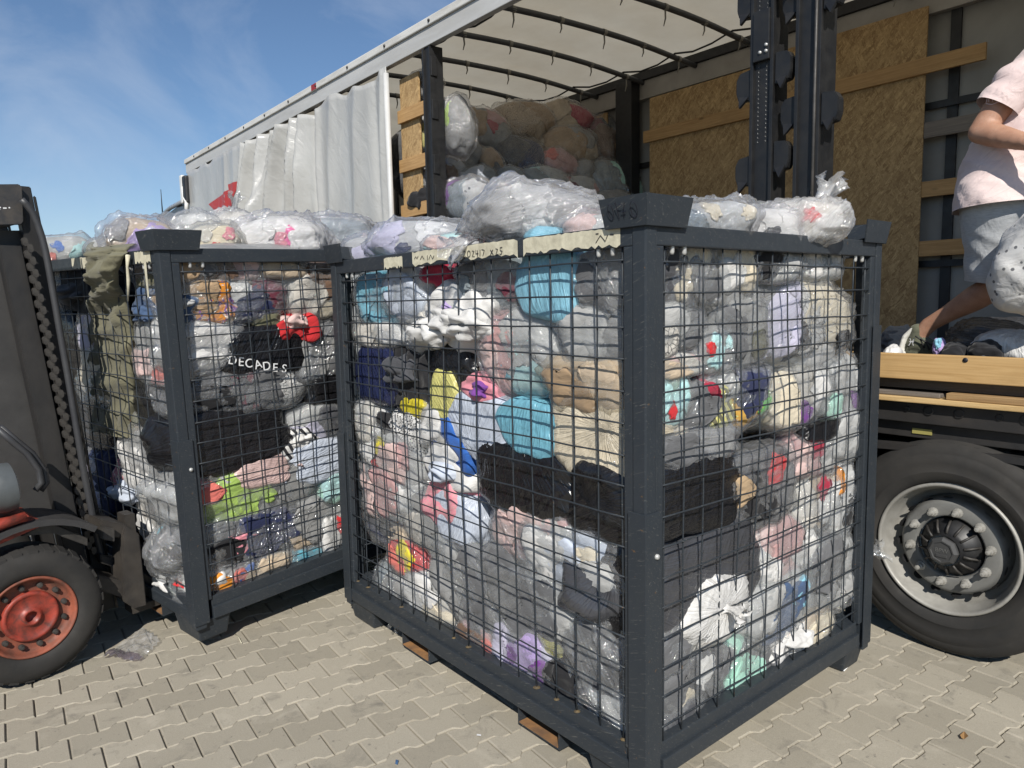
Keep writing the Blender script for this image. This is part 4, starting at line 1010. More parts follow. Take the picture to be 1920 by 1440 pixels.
for c_ in (cz, cz2):
    y0 = fp(262, 1100, cx_).y
    fk = prism('fork', [(c_.x + 0.05, y, z) for y, z in ((y0 - 0.02, c_.z - 0.02), (y0 + 1.15, c_.z + 0.022), (y0 + 1.15, c_.z + 0.034), (y0 + 0.03, c_.z + 0.022), (y0 + 0.03, c_.z + 0.5), (y0 - 0.02, c_.z + 0.5))], (-0.10, 0, 0), CAR, fl, 0.003)
prism('mast_shield', [fp(x, y, mx - 0.075) for x, y in ((-40, 432), (38, 432), (150, 985), (112, 1000), (60, 985), (-40, 930))], (-0.012, 0, 0), m_surface('shield_grey', (0.05, 0.048, 0.046), (0.025, 0.024, 0.023), 0.6), fl, 0.002)
# ================================================================ SACKS OF CLOTHES
PAL = dict(white=(0.64, 0.63, 0.61), offwhite=(0.54, 0.51, 0.46), cream=(0.66, 0.58, 0.44), beige=(0.50, 0.40, 0.29), tan=(0.36, 0.25, 0.15), brown=(0.15, 0.09, 0.06), olive=(0.13, 0.125, 0.075),
           grey=(0.26, 0.26, 0.255), lgrey=(0.42, 0.42, 0.41), dgrey=(0.13, 0.132, 0.138), char=(0.06, 0.062, 0.07), black=(0.012, 0.012, 0.014), slate=(0.20, 0.235, 0.255), navy=(0.018, 0.025, 0.075), denim=(0.055, 0.095, 0.18),
           blue=(0.03, 0.12, 0.42), sky=(0.22, 0.46, 0.58), teal=(0.12, 0.38, 0.48), cyan=(0.17, 0.42, 0.53), pblue=(0.52, 0.57, 0.66), aqua=(0.42, 0.66, 0.66), mint=(0.38, 0.66, 0.54), green=(0.10, 0.42, 0.08), lime=(0.36, 0.52, 0.12), pyellow=(0.62, 0.58, 0.20), yellow=(0.72, 0.60, 0.04),
           orange=(0.70, 0.26, 0.03), mustard=(0.60, 0.34, 0.06), red=(0.52, 0.025, 0.03), crimson=(0.36, 0.02, 0.05), coral=(0.66, 0.17, 0.14), pink=(0.66, 0.25, 0.30), hotpink=(0.72, 0.13, 0.32), rose=(0.50, 0.30, 0.29), ppink=(0.64, 0.46, 0.43), maroon=(0.14, 0.025, 0.045), purple=(0.17, 0.05, 0.26), lilac=(0.42, 0.32, 0.58), lav=(0.50, 0.48, 0.60), fur=(0.42, 0.30, 0.18))
def col_of(c):
    return PAL[c] if isinstance(c, str) else c
def gmat(c):
    """'white' or 'white:leopard' or 'pink:floral:navy'."""
    if isinstance(c, tuple): return m_fabric(c)
    c = c.rstrip('~')
    q = c.split(':')
    return m_fabric(PAL[q[0]], q[1] if len(q) > 1 else None, PAL[q[2]] if len(q) > 2 else None)
FLAT = 0.80
def base_shape(D, e, seed, half, lump=0.13, front_flat=FLAT):
    """Unit sphere directions -> plump sack in local axes (x along, y inwards, z up)."""
    r = (np.abs(D) ** e).sum(1) ** (-1 / e)
    P = D * r[:, None]
    n = pnoise(P * 1.25 + seed * 7.31) * lump * 1.4 + pnoise(P * 2.9 + seed * 3.7) * lump * 0.5
    P = P * (1 + n)[:, None]
    # pressed flat against what is in front of it
    f = -P[:, 1]; lim = front_flat
    over = f > lim - 0.18
    t = np.clip((f - (lim - 0.18)) / 0.5, 0, None)
    f2 = np.where(over, lim - 0.18 + 0.18 * (1 - np.exp(-t * 2.8)), f)
    P[:, 1] = -f2
    return P * np.array(half)
def rot_plane(P, ang):
    c, s = math.cos(ang), math.sin(ang); Q = P.copy(); Q[:, 0] = c * P[:, 0] - s * P[:, 2]; Q[:, 2] = s * P[:, 0] + c * P[:, 2]; return Q
def np_obj(name, P, F, mat, parent, loc=None):
    me = bpy.data.meshes.new(name)
    me.from_pydata(P.tolist(), [], F); me.materials.append(mat)
    me.polygons.foreach_set('use_smooth', [True] * len(me.polygons)); me.update()
    o = bpy.data.objects.new(name, me); COL.objects.link(o)
    if parent is not None: o.parent = parent
    return o
def set_pleat(o, D, knot, sd):
    k = np.array(knot, float); k /= np.linalg.norm(k)
    a = np.cross(k, [0.31, 0.5, 0.81]); a /= np.linalg.norm(a); b_ = np.cross(k, a)
    th = np.arccos(np.clip(D @ k, -1, 1)); x, y = D @ a, D @ b_; q = np.sqrt(x * x + y * y) + 1e-4
    A = np.stack([x / q + sd, y / q, th], 1).astype(np.float32)
    at = o.data.attributes.new('pleat', 'FLOAT_VECTOR', 'POINT'); at.data.foreach_set('vector', A.ravel())
def pleats(D, knot, seed, amp, m=5.0, spread=0.9):
    k = np.array(knot, float); k /= np.linalg.norm(k)
    a = np.cross(k, [0.31, 0.5, 0.81]); a /= np.linalg.norm(a); b_ = np.cross(k, a)
    th = np.arccos(np.clip(D @ k, -1, 1)); x, y = D @ a, D @ b_; q = np.sqrt(x * x + y * y) + 1e-6
    C_ = np.stack([x / q * m + seed, y / q * m, th * 1.3 + seed * 0.7], 1)
    C2 = np.stack([x / q * m * 2.3 + seed, y / q * m * 2.3, th * 1.1], 1)
    fade = 0.30 + 0.70 * np.exp(-(th / spread) ** 2)
    return amp * fade * ((ridged(C_) - 0.62) + 0.45 * (ridged(C2) - 0.62)), th
def tension(P, seed, half, amp, ang):
    """Straight pulled creases running across the sack."""
    c, s = math.cos(ang), math.sin(ang); u = P[:, 0] * c + P[:, 2] * s; w = -P[:, 0] * s + P[:, 2] * c
    Q = np.stack([u * 3.0, P[:, 1] * 9, w * 17 + seed * 3], 1)
    k = np.clip(pnoise(np.stack([u * 4, P[:, 1] * 4, w * 4], 1) + seed) + 0.35, 0, 1)
    return amp * k * np.clip(ridged(Q) - 0.35, 0, None)
def knot_tuft(root, pos, d, size, mat, seed, name='knot', neck=0.15):
    """Twisted neck that opens into a crumpled flare."""
    d = Vector(d).normalized(); a = d.orthogonal().normalized(); b_ = d.cross(a)
    V, F = [], []; nr, na = 12, 26; rs = np.random.RandomState(seed)
    ph = rs.uniform(0, 6, 4)
    bend = Vector((rs.normal() * 0.2, rs.normal() * 0.1, -0.35))
    for i in range(nr):
        t = i / (nr - 1)
        rad = size * (0.34 * (1 - t) ** 6 + neck + 0.62 * max(0, t - 0.22) ** 1.15)
        c = Vector(pos) + d * (size * 1.5 * t) + bend * (size * 0.5 * t * t)
        for k in range(na):
            an = 2 * math.pi * k / na + t * 0.9
            w = 1 + (0.30 * math.sin(5 * an + ph[0] + 2 * t) + 0.22 * math.sin(9 * an + ph[1]) + 0.15 * math.sin(13 * an + ph[2])) * (0.25 + t)
            w2 = 0.30 * size * t * math.sin(3 * an + ph[3]) * t
            V.append(c + (a * math.cos(an) + b_ * math.sin(an) * 0.62) * rad * w + d * w2)
    for i in range(nr - 1):
        for k in range(na): F.append((i * na + k, i * na + (k + 1) % na, (i + 1) * na + (k + 1) % na, (i + 1) * na + k))
    return mesh_obj(name, V, F, mat, root, True)

BAGN = [0]
def make_sack(center, basis, half, kind, cols, label, group, ang=0.0, knot=None, seed=None, cat='sack', flat=FLAT, detail=1.0, lump=0.11, film=None, e=2.9, loose=1.006, tuft=0.05, name=None, tuft_show=False, fold_amp=0.7, pleat=1.0, tuft_haze=None, tuft_dir=None, neck=0.15):
    """basis: columns = along the face, inwards, up. kind: clear / sack / cloth."""
    BAGN[0] += 1; sd = (seed if seed is not None else BAGN[0]) * 1.37 + 0.11; rs = np.random.RandomState(BAGN[0] * 13 + 5)
    nm = name or {'clear': 'clear_sack', 'sack': 'plastic_sack', 'cloth': 'loose_garment'}[kind]
    root = bpy.data.objects.new(nm, None); COL.objects.link(root); root.empty_display_size = 0.05
    Mb = Matrix(((basis[0][0], basis[1][0], basis[2][0], 0), (basis[0][1], basis[1][1], basis[2][1], 0), (basis[0][2], basis[1][2], basis[2][2], 0), (0, 0, 0, 1)))
    root.matrix_world = Matrix.Translation(Vector(center)) @ Mb
    tag(root, label, cat, group)
    half = np.array(half, float); H3 = float(min(half[0], half[2]))
    a_r = R(ang)
    kd = np.array(knot if knot is not None else (rs.normal() * 1.0, -0.12, rs.normal() * 0.9), float); kd /= np.linalg.norm(kd)
    if kind == 'clear':
        n = int(14 * detail); D, F = cube_sphere(max(8, n))
        P = base_shape(D, e, sd, half, lump, flat) * 0.955
        fold = ridged(np.stack([P[:, 0] * 9 + sd, P[:, 1] * 9, P[:, 2] * 22], 1)) - 0.5
        P *= (1 - 0.03 * np.clip(0.5 - fold, 0, 1))[:, None]
        np_obj('garment', rot_plane(P, a_r), F, gmat(cols[0]), root)
        # other garments bulging at the skin of the sack, each its own lump at its own depth
        K = len(cols) - 1; dn, df = cube_sphere(max(7, int(11 * detail)))
        for k in range(K):
            fx = -0.80 + 1.60 * (k + 0.5) / K + rs.normal() * 0.10; fz = rs.uniform(0.05, 0.5) * (1 if (k + BAGN[0]) % 2 else -1)
            hs = half * np.array([max(0.36, 1.30 / K), 0.75, rs.uniform(0.62, 0.95)])
            if cols[k + 1].endswith('~'): hs = hs * np.array([0.5, 0.85, 0.45])
            Q = dn * hs * (1 + 0.55 * pnoise(dn * 1.5 + sd + k * 5.1) + 0.12 * pnoise(dn * 3.4 + sd + k))[:, None]
            Q = rot_plane(Q, rs.normal() * 0.6)
            Q = Q + half * np.array([fx, -0.62, fz])
            # clip the lump inside the sack skin
            U = Q / half; L = np.linalg.norm(U, axis=1); Du = U / L[:, None]
            S = base_shape(Du, e, sd, np.ones(3), lump, flat); Ls = np.linalg.norm(S, axis=1) * (0.992 - 0.006 * ((k * 2) % 5))
            fl_ = ridged(np.stack([Q[:, 0] * 12 + k, Q[:, 1] * 10, Q[:, 2] * 26 + sd], 1)) - 0.55
            lim = Ls * (1 - 0.022 * np.clip(0.5 - fl_, 0, 1)); sc_ = np.minimum(1, lim / L)
            Q = Q * sc_[:, None]
            np_obj('garment', rot_plane(Q, a_r), df, gmat(cols[k + 1]), root)
        n = int((30 if loose > 1.03 else 28) * detail); D, F = cube_sphere(max(10, n))
        P = base_shape(D, e, sd, half, lump, flat) * loose
        pl, th = pleats(D, kd, sd, 0.060 * pleat * (1.8 if loose < 1.01 else 1.0))
        dsp = pl * H3 + tension(P, sd, half, 0.007 * (1 + 2.5 * (loose > 1.02)), rs.uniform(-1.2, 1.2))
        dsp = dsp + (1.0 if loose > 1.03 else 0.5) * H3 * (0.50 * np.clip(ridged(P * 4.2 + sd) - 0.62, 0, None) + 0.22 * np.clip(ridged(P * 9.5 + sd * 2) - 0.6, 0, None))
        Nn = D / half; Nn /= np.linalg.norm(Nn, axis=1)[:, None]
        P = P + Nn * np.maximum(dsp, -0.0)[:, None] * np.array([1, 0.75, 1])
        fm = m_film(*(film or ((0.94, 0.95, 0.955), 0.15)))
        set_pleat(np_obj('plastic_film', rot_plane(P, a_r), F, fm, root), D, kd, sd)
    elif kind == 'sack':
        n = int(24 * detail); D, F = cube_sphere(max(10, n))
        P = base_shape(D, e, sd, half, lump, flat)
        pl, th = pleats(D, kd, sd, 0.055 * pleat)
        dsp = pl * H3 + tension(P, sd, half, 0.008, rs.uniform(-1.2, 1.2)) + 0.02 * H3 * pnoise(P * 8 + sd)
        Nn = D / half; Nn /= np.linalg.norm(Nn, axis=1)[:, None]
        P = P + Nn * dsp[:, None] * np.array([1, 0.6, 1])
        fm = m_sack(col_of(cols[0]), 0.20 if sum(col_of(cols[0])) < 0.25 else 0.32)
        set_pleat(np_obj('sack_skin', rot_plane(P, a_r), F, fm, root), D, kd, sd)
    else:
        n = int(26 * detail); D, F = cube_sphere(max(10, n))
        P = base_shape(D, 2.1, sd, half, lump * 1.7, flat)
        d1, d2 = rs.uniform(-1, 1), rs.uniform(-1, 1)
        c, s = math.cos(d1), math.sin(d1)
        u = P[:, 0] * c + P[:, 2] * s; w = -P[:, 0] * s + P[:, 2] * c
        wob = pnoise(np.stack([u * 6, P[:, 1] * 6, w * 6], 1) + sd) * 0.06
        f1 = soft(np.stack([u * 3.5, P[:, 1] * 5, (w + wob) * 10 + sd], 1)) - 0.5
        f2 = soft(np.stack([u * 9 + sd, P[:, 1] * 6, (w - wob) * 5], 1)) - 0.5
        Nn = D / half; Nn /= np.linalg.norm(Nn, axis=1)[:, None]
        P = P + Nn * ((f1 * 0.022 + f2 * 0.014) * min(1.4, H3 / 0.07) * fold_amp)[:, None]
        np_obj('cloth', rot_plane(P, a_r), F, gmat(cols[0]), root)
        dn, df = cube_sphere(max(10, int(20 * detail)))
        for k in range(len(cols) - 1):
            hs = half * np.array([0.5, 0.5, 0.42]) * (0.6 if cols[k + 1].endswith('~') else 1.0); Q = dn * hs * (1 + 0.35 * pnoise(dn * 1.8 + sd + k * 3))[:, None]
            Q += Q / np.linalg.norm(Q, axis=1)[:, None] * (0.018 * (soft(Q * np.array([8, 8, 15]) + sd) - 0.5) + 0.005 * (soft(Q * np.array([24, 12, 12]) + sd) - 0.5))[:, None]
            Q = Q + half * np.array([-0.6 + 1.2 * (k + 0.5) / (len(cols) - 1) + rs.normal() * 0.15, -0.55, rs.uniform(-0.6, 0.5)])
            np_obj('cloth', rot_plane(Q, a_r), df, gmat(cols[k + 1]), root)
        return root
    if tuft_show:
        pos = base_shape(kd[None, :], e, sd, half, lump, flat)[0] * 0.97
        q = rot_plane(pos[None, :], a_r)[0]; dd = rot_plane(kd[None, :], a_r)[0]
        if tuft_dir is not None: dd = np.array(tuft_dir, float)
        knot_tuft(root, q, dd, tuft, fm if tuft_haze is None else m_film((0.96, 0.96, 0.96), tuft_haze), BAGN[0], neck=neck)
    return root

def face_sack(face, bx, kind, cols, label, group, inset=None, depth=None, **kw):
    """bx: pixel box (x0,y0,x1,y1) of the sack as it shows on a cage face; the face gives the distance."""
    p0, n_in, u = face                                   # a point, inward normal, horizontal direction
    r_ = random.Random(int(bx[0] * 7 + bx[1] * 13 + bx[2] * 3))
    ins = inset if inset is not None else 0.028 + r_.random() * 0.022
    p = Vector(p0) + Vector(n_in) * ins
    x0, y0, x1, y1 = bx; xc, yc = (x0 + x1) / 2, (y0 + y1) / 2
    c = on_plane(xc, yc, p, n_in); l = on_plane(x0, yc, p, n_in); r2 = on_plane(x1, yc, p, n_in); t_ = on_plane(xc, y0, p, n_in); b2 = on_plane(xc, y1, p, n_in)
    hw = np.linalg.norm(r2 - l) / 2 * 1.12; hh = np.linalg.norm(t_ - b2) / 2 * 1.12
    hd = depth or min(0.30, max(0.09, 0.75 * (hw + hh) / 1.6))
    fl_ = min(kw.get('flat', FLAT), 0.9)
    cen = Vector(c) + Vector(n_in) * (hd * fl_ * 0.97)
    nv = Vector(n_in); uu = Vector(u); w = uu.cross(nv)
    if w.z < 0: w = -w
    return make_sack(cen, (uu, nv, w), (hw, hd, hh), kind, cols, label, group, **kw)

GA = 'sacks packed in the cage standing on the paving'
GB = 'sacks packed in the cage on the forks'
GT = 'sacks piled inside the trailer'
FA_L = ((-1.42, 1.655 + 0.016, 0), (0, 1, 0), (1, 0, 0))
FA_R = ((-1.42 - 0.016, 1.655, 0), (-1, 0, 0), (0, 1, 0))
MBm = Matrix.Translation(cage_b.location) @ cage_b.rotation_euler.to_matrix().to_4x4()
RB3 = MBm.to_3x3()
FB_L = (MBm @ Vector((0, 0.016, 0)), RB3 @ Vector((0, 1, 0)), RB3 @ Vector((1, 0, 0)))
FB_R = (MBm @ Vector((-0.016, 0, 0)), RB3 @ Vector((-1, 0, 0)), RB3 @ Vector((0, 1, 0)))
S, C_, K = 'sack', 'clear', 'cloth'
A_LEFT = [
 ((655, 505, 757, 618), C_, ['teal', 'cyan', 'cyan'], 'clear sack of turquoise cloth, white knotted neck by the corner post', dict(knot=(-1, -0.35, 0.25), tuft_show=True, tuft=0.05)),
 ((712, 486, 785, 605), C_, ['lgrey', 'pblue'], 'pale grey clear sack right of the turquoise one', {}),
 ((783, 485, 842, 535), K, ['crimson'], 'crumpled dark red shiny garment under the tape', {}),
 ((838, 476, 965, 585), C_, ['slate', 'slate', 'dgrey', 'maroon~'], 'dark slate clear sack pressed against the mesh under the tape', {}),
 ((958, 452, 1078, 604), S, ['sky'], 'tall sky-blue sack bulging over the top rail', dict(knot=(-0.2, 0, 1))),
 ((1066, 455, 1180, 585), C_, ['grey', 'dgrey', 'grey'], 'smoky grey sack beside the corner post at the top', {}),
 ((778, 520, 922, 655), K, ['white', 'white', 'lilac~', 'white', 'denim~', 'white'], 'loose white clothes with jeans and a lilac scrap', {}),
 ((652, 598, 760, 656), C_, ['cream', 'offwhite', 'white'], 'off-white clear sack under the turquoise one', {}),
 ((748, 570, 812, 660), C_, ['white', 'lgrey', 'offwhite'], 'white clear sack left of the loose white clothes', {}),
 ((868, 572, 1052, 758), C_, ['ppink', 'ppink', 'rose', 'teal~', 'lgrey', 'aqua', 'lgrey'], 'large round clear sack of dusty pink and sea-green clothes', dict(lump=0.1, e=2.2)),
 ((1032, 568, 1180, 695), C_, ['grey', 'lgrey', 'grey'], 'grey clear sack with folded grey shirts by the corner post', {}),
 ((658, 648, 738, 762), S, ['navy'], 'navy sack squeezed beside the far corner post', {}),
 ((708, 652, 812, 778), K, ['black', 'char'], 'brownish black padded jacket bundle', {}),
 ((804, 648, 872, 750), S, ['black'], 'small glossy black sack above the yellow bundle', {}),
 ((802, 698, 852, 788), S, ['pyellow'], 'pale yellow narrow sack standing upright', {}),
 ((748, 746, 792, 782), S, ['yellow'], 'small bright yellow bundle', {}),
 ((862, 702, 925, 755), K, ['pink', 'purple'], 'pink and purple garment wedged under the big round sack', {}),
 ((1008, 670, 1182, 782), C_, ['beige', 'tan', 'beige'], 'tan-beige clear sack with a draped skin', dict(film=((0.95, 0.93, 0.88), 0.16))),
 ((830, 740, 948, 872), S, ['pblue'], 'pale grey-blue smooth sack beside the teal one', {}),
 ((928, 750, 1036, 858), S, ['cyan'], 'small turquoise plastic sack with a knotted top', dict(knot=(0.2, -0.1, 1), tuft_show=True, tuft=0.035)),
 ((1026, 750, 1182, 912), S, ['cream'], 'large cream sack with crumpled skin above the black one', dict(knot=(0.3, -0.9, 0.3))),
 ((656, 756, 708, 836), C_, ['white', 'offwhite'], 'narrow white sack against the far corner post', {}),
 ((678, 772, 732, 824), K, ['black'], 'small black rag over the white sack', {}),
 ((722, 762, 794, 855), K, ['white:dots'], 'black and white dotted blouse hanging down', {}),
 ((780, 758, 832, 836), C_, ['offwhite', 'white'], 'small off-white sack under the yellow bundle', {}),
 ((803, 786, 874, 876), K, ['blue'], 'royal blue garment pushed against the mesh', dict(ang=-35)),
 ((664, 812, 774, 912), C_, ['lgrey', 'white', 'red~', 'yellow~', 'ppink', 'rose~'], 'clear sack with red and yellow scraps among pale clothes', {}),
 ((668, 864, 770, 982), C_, ['lgrey', 'ppink', 'rose', 'white'], 'clear sack of pale pinkish rolls below the red and yellow one', {}),
 ((786, 832, 880, 918), K, ['white', 'pblue'], 'white shirt under the royal blue garment', {}),
 ((780, 876, 862, 1000), K, ['pink:dots:rose'], 'chunky pink knitted sweater, its sleeve hanging', {'ang': 8}),
 ((878, 832, 1062, 972), S, ['black'], 'black sack with a knotted top between pink knit and cream sack', dict(knot=(-0.1, -0.45, 0.9), tuft_show=True, tuft=0.05)),
 ((1054, 850, 1184, 1022), S, ['black'], 'matt black sack pressed against the near corner post', {}),
 ((672, 934, 765, 1026), C_, ['navy', 'char', 'beige~'], 'clear sack of dark navy clothes by the far corner post', {}),
 ((750, 934, 828, 1040), C_, ['lgrey', 'offwhite', 'grey'], 'small milky clear sack beside the pink sweater', {}),
 ((808, 922, 876, 1024), S, ['pblue'], 'small pale blue pillow-like sack under the pink sweater', {}),
 ((910, 938, 1080, 1080), C_, ['rose', 'ppink', 'ppink', 'lgrey'], 'greyish pink clear sack under the black one', {}),
 ((958, 988, 1146, 1120), C_, ['pblue', 'white', 'pblue', 'cream~', 'lgrey'], 'clear sack of pale blue and cream clothes low in the cage', {}),
 ((720, 1012, 784, 1080), C_, ['red', 'coral', 'yellow', 'red'], 'small clear sack of red and yellow print', {}),
 ((1108, 1020, 1186, 1196), S, ['black'], 'glossy black sack low beside the near corner post', dict(knot=(0.2, -0.8, -0.4))),
 ((698, 1068, 762, 1146), C_, ['slate', 'grey'], 'small crumpled clear sack with white knot on the base rail', dict(knot=(0.35, -0.7, -0.8), tuft_show=True, tuft=0.045)),
 ((742, 1076, 836, 1196), C_, ['offwhite', 'white', 'cream'], 'fluffy white sack low beside the base rail', {'ang': -20}),
 ((800, 1022, 944, 1188), C_, ['dgrey', 'grey', 'dgrey', 'dgrey'], 'large grey clear sack leaning left, pulled creases', {'ang': -25}),
 ((896, 1022, 1020, 1212), C_, ['char', 'dgrey', 'dgrey'], 'long dark grey sack leaning beside the other grey one', {'ang': -20}),
 ((962, 1066, 1075, 1200), C_, ['grey', 'dgrey', 'lgrey'], 'silvery clear sack with shiny folds', {'ang': -20}),
 ((1034, 1112, 1172, 1340), C_, ['char', 'dgrey', 'char'], 'tall charcoal-grey sack at the bottom near the corner post', {'ang': -14, 'e': 2.2}),
 ((846, 1172, 930, 1230), C_, ['rose', 'brown', 'coral~'], 'small salmon and brown clear sack with knot on the base rail', dict(knot=(-1, -0.4, 0), tuft_show=True, tuft=0.05)),
 ((912, 1178, 1020, 1280), C_, ['lav', 'lav', 'purple~', 'lilac', 'purple~'], 'purple and lavender clear sack low in the cage', {}),
 ((1006, 1190, 1052, 1230), S, ['pyellow'], 'tiny pale yellow bundle between grey sacks', {}),
 ((1008, 1238, 1085, 1332), K, ['black'], 'black sweatshirt at the bottom by the base rail', {}),
 ((1070, 1298, 1182, 1384), C_, ['char', 'black', 'lgrey'], 'dark clear sack lowest beside the near corner post', {}),
]
A_RIGHT = [
 ((1228, 448, 1370, 590), C_, ['char', 'char', 'cream~', 'cream', 'dgrey'], 'charcoal clear sack with cream patches at the top corner', {}),
 ((1358, 446, 1428, 552), C_, ['cream', 'white', 'cream'], 'cream and white clear sack beside the charcoal one', {}),
 ((1405, 468, 1520, 530), C_, ['char', 'black', 'lgrey'], 'flat dark clear sack under the top rail', {}),
 ((1508, 455, 1592, 528), C_, ['offwhite', 'white', 'slate~', 'white'], 'off-white clear sack under the flared white one', {}),
 ((1438, 520, 1626, 705), C_, ['white', 'lav', 'black~', 'white:leopard', 'lgrey:leopard~', 'cream', 'black~', 'cream'], 'large clear sack of white, black and animal-print clothes', dict(e=2.3)),
 ((1355, 538, 1460, 695), C_, ['grey', 'dgrey', 'grey', 'olive~'], 'smoky clear sack left of the animal-print one', {}),
 ((1230, 568, 1340, 656), C_, ['grey', 'lgrey', 'dgrey'], 'grey clear sack by the near post under the charcoal one', {}),
 ((1230, 608, 1278, 676), C_, ['offwhite:leopard', 'offwhite:leopard'], 'small animal-print bundle beside the near post', {}),
 ((1318, 612, 1384, 704), C_, ['grey', 'red~', 'aqua', 'aqua~'], 'clear sack of aqua and red cloth', {}),
 ((1230, 664, 1332, 710), C_, ['ppink', 'beige', 'offwhite'], 'flat pale pink sack above the aqua one', {}),
 ((1228, 698, 1300, 800), C_, ['aqua', 'aqua', 'red~', 'aqua'], 'clear sack of pale aqua cloth with a red scrap', {}),
 ((1282, 692, 1470, 812), C_, ['lgrey', 'dgrey', 'crimson~', 'pyellow:stripe:olive', 'lgrey~', 'mustard', 'navy', 'green~'], 'clear sack of many colours, orange and green showing', {}),
 ((1456, 688, 1570, 806), C_, ['offwhite', 'cream', 'purple~', 'white'], 'cream clear sack with a purple spot', {}),
 ((1556, 662, 1628, 796), C_, ['lgrey', 'mint~', 'lgrey', 'purple~'], 'grey clear sack with pale green cloth at the far post', {}),
 ((1228, 796, 1408, 880), C_, ['grey', 'dgrey', 'grey'], 'wide flat grey sack lying over the black one', dict(film=((0.9, 0.91, 0.93), 0.2))),
 ((1228, 848, 1412, 1010), S, ['black'], 'big black sack with a twisted end in the middle of the side', dict(knot=(1, -0.4, 0.1), tuft_show=True, tuft=0.05)),
 ((1372, 842, 1512, 992), C_, ['char', 'fur~', 'black', 'red~', 'dgrey'], 'dark clear sack with tan fur trim and a red scarf', {}),
 ((1484, 812, 1580, 900), C_, ['rose', 'ppink', 'crimson~', 'lgrey'], 'dusty pink clear sack', {}),
 ((1520, 788, 1584, 828), S, ['black'], 'small black sack tucked between clear ones', {}),
 ((1566, 768, 1626, 866), C_, ['grey', 'lgrey'], 'grey clear sack squeezed at the far post', {}),
 ((1566, 858, 1622, 1006), C_, ['white', 'orange~', 'black~', 'white'], 'clear sack with orange, black and white print', {}),
 ((1504, 878, 1586, 1000), C_, ['beige', 'offwhite', 'crimson~', 'white'], 'clear sack of beige and white with a dark red spot', {}),
 ((1228, 988, 1444, 1186), S, ['char'], 'huge charcoal plastic sack with straight pulled creases', dict(knot=(-0.6, -0.2, 0.3))),
 ((1424, 972, 1545, 1096), C_, ['ppink', 'white', 'rose', 'white'], 'clear sack of white and dusty rose scraps', {}),
 ((1526, 998, 1626, 1150), C_, ['grey', 'dgrey', 'lgrey'], 'grey clear sack poking its tail out at the far post', dict(knot=(1, -0.75, 0.15), tuft_show=True, tuft=0.07)),
 ((1282, 1070, 1428, 1232), S, ['white'], 'bright white sack with a knot tied in front', dict(knot=(0.05, -1, 0.1), tuft_show=True, tuft=0.05, e=2.1, inset=0.004, pleat=1.6, flat=0.95)),
 ((1410, 1078, 1536, 1206), C_, ['lgrey', 'lgrey', 'denim', 'sky~'], 'clear sack of grey and steel-blue cloth', {}),
 ((1228, 1172, 1306, 1268), C_, ['grey', 'dgrey'], 'grey clear sack under the charcoal one at the near post', {}),
 ((1230, 1228, 1382, 1352), C_, ['char', 'dgrey', 'cream~', 'white~', 'dgrey'], 'dark clear sack with a cream patch low by the near post', {}),
 ((1356, 1186, 1458, 1318), C_, ['mint', 'mint', 'dgrey'], 'mint-green clear sack low in the cage', {}),
 ((1444, 1172, 1530, 1248), K, ['white:floral:dgrey', 'white'], 'white printed shopping bag crumpled on the base rail', dict(cat='bag', name='shopping_bag')),
 ((1514, 1142, 1568, 1206), C_, ['beige', 'cream'], 'small beige sack low at the far post', {}),
 ((1232, 1326, 1326, 1402), C_, ['dgrey', 'char'], 'dark grey sack lowest beside the near post', {}),
]
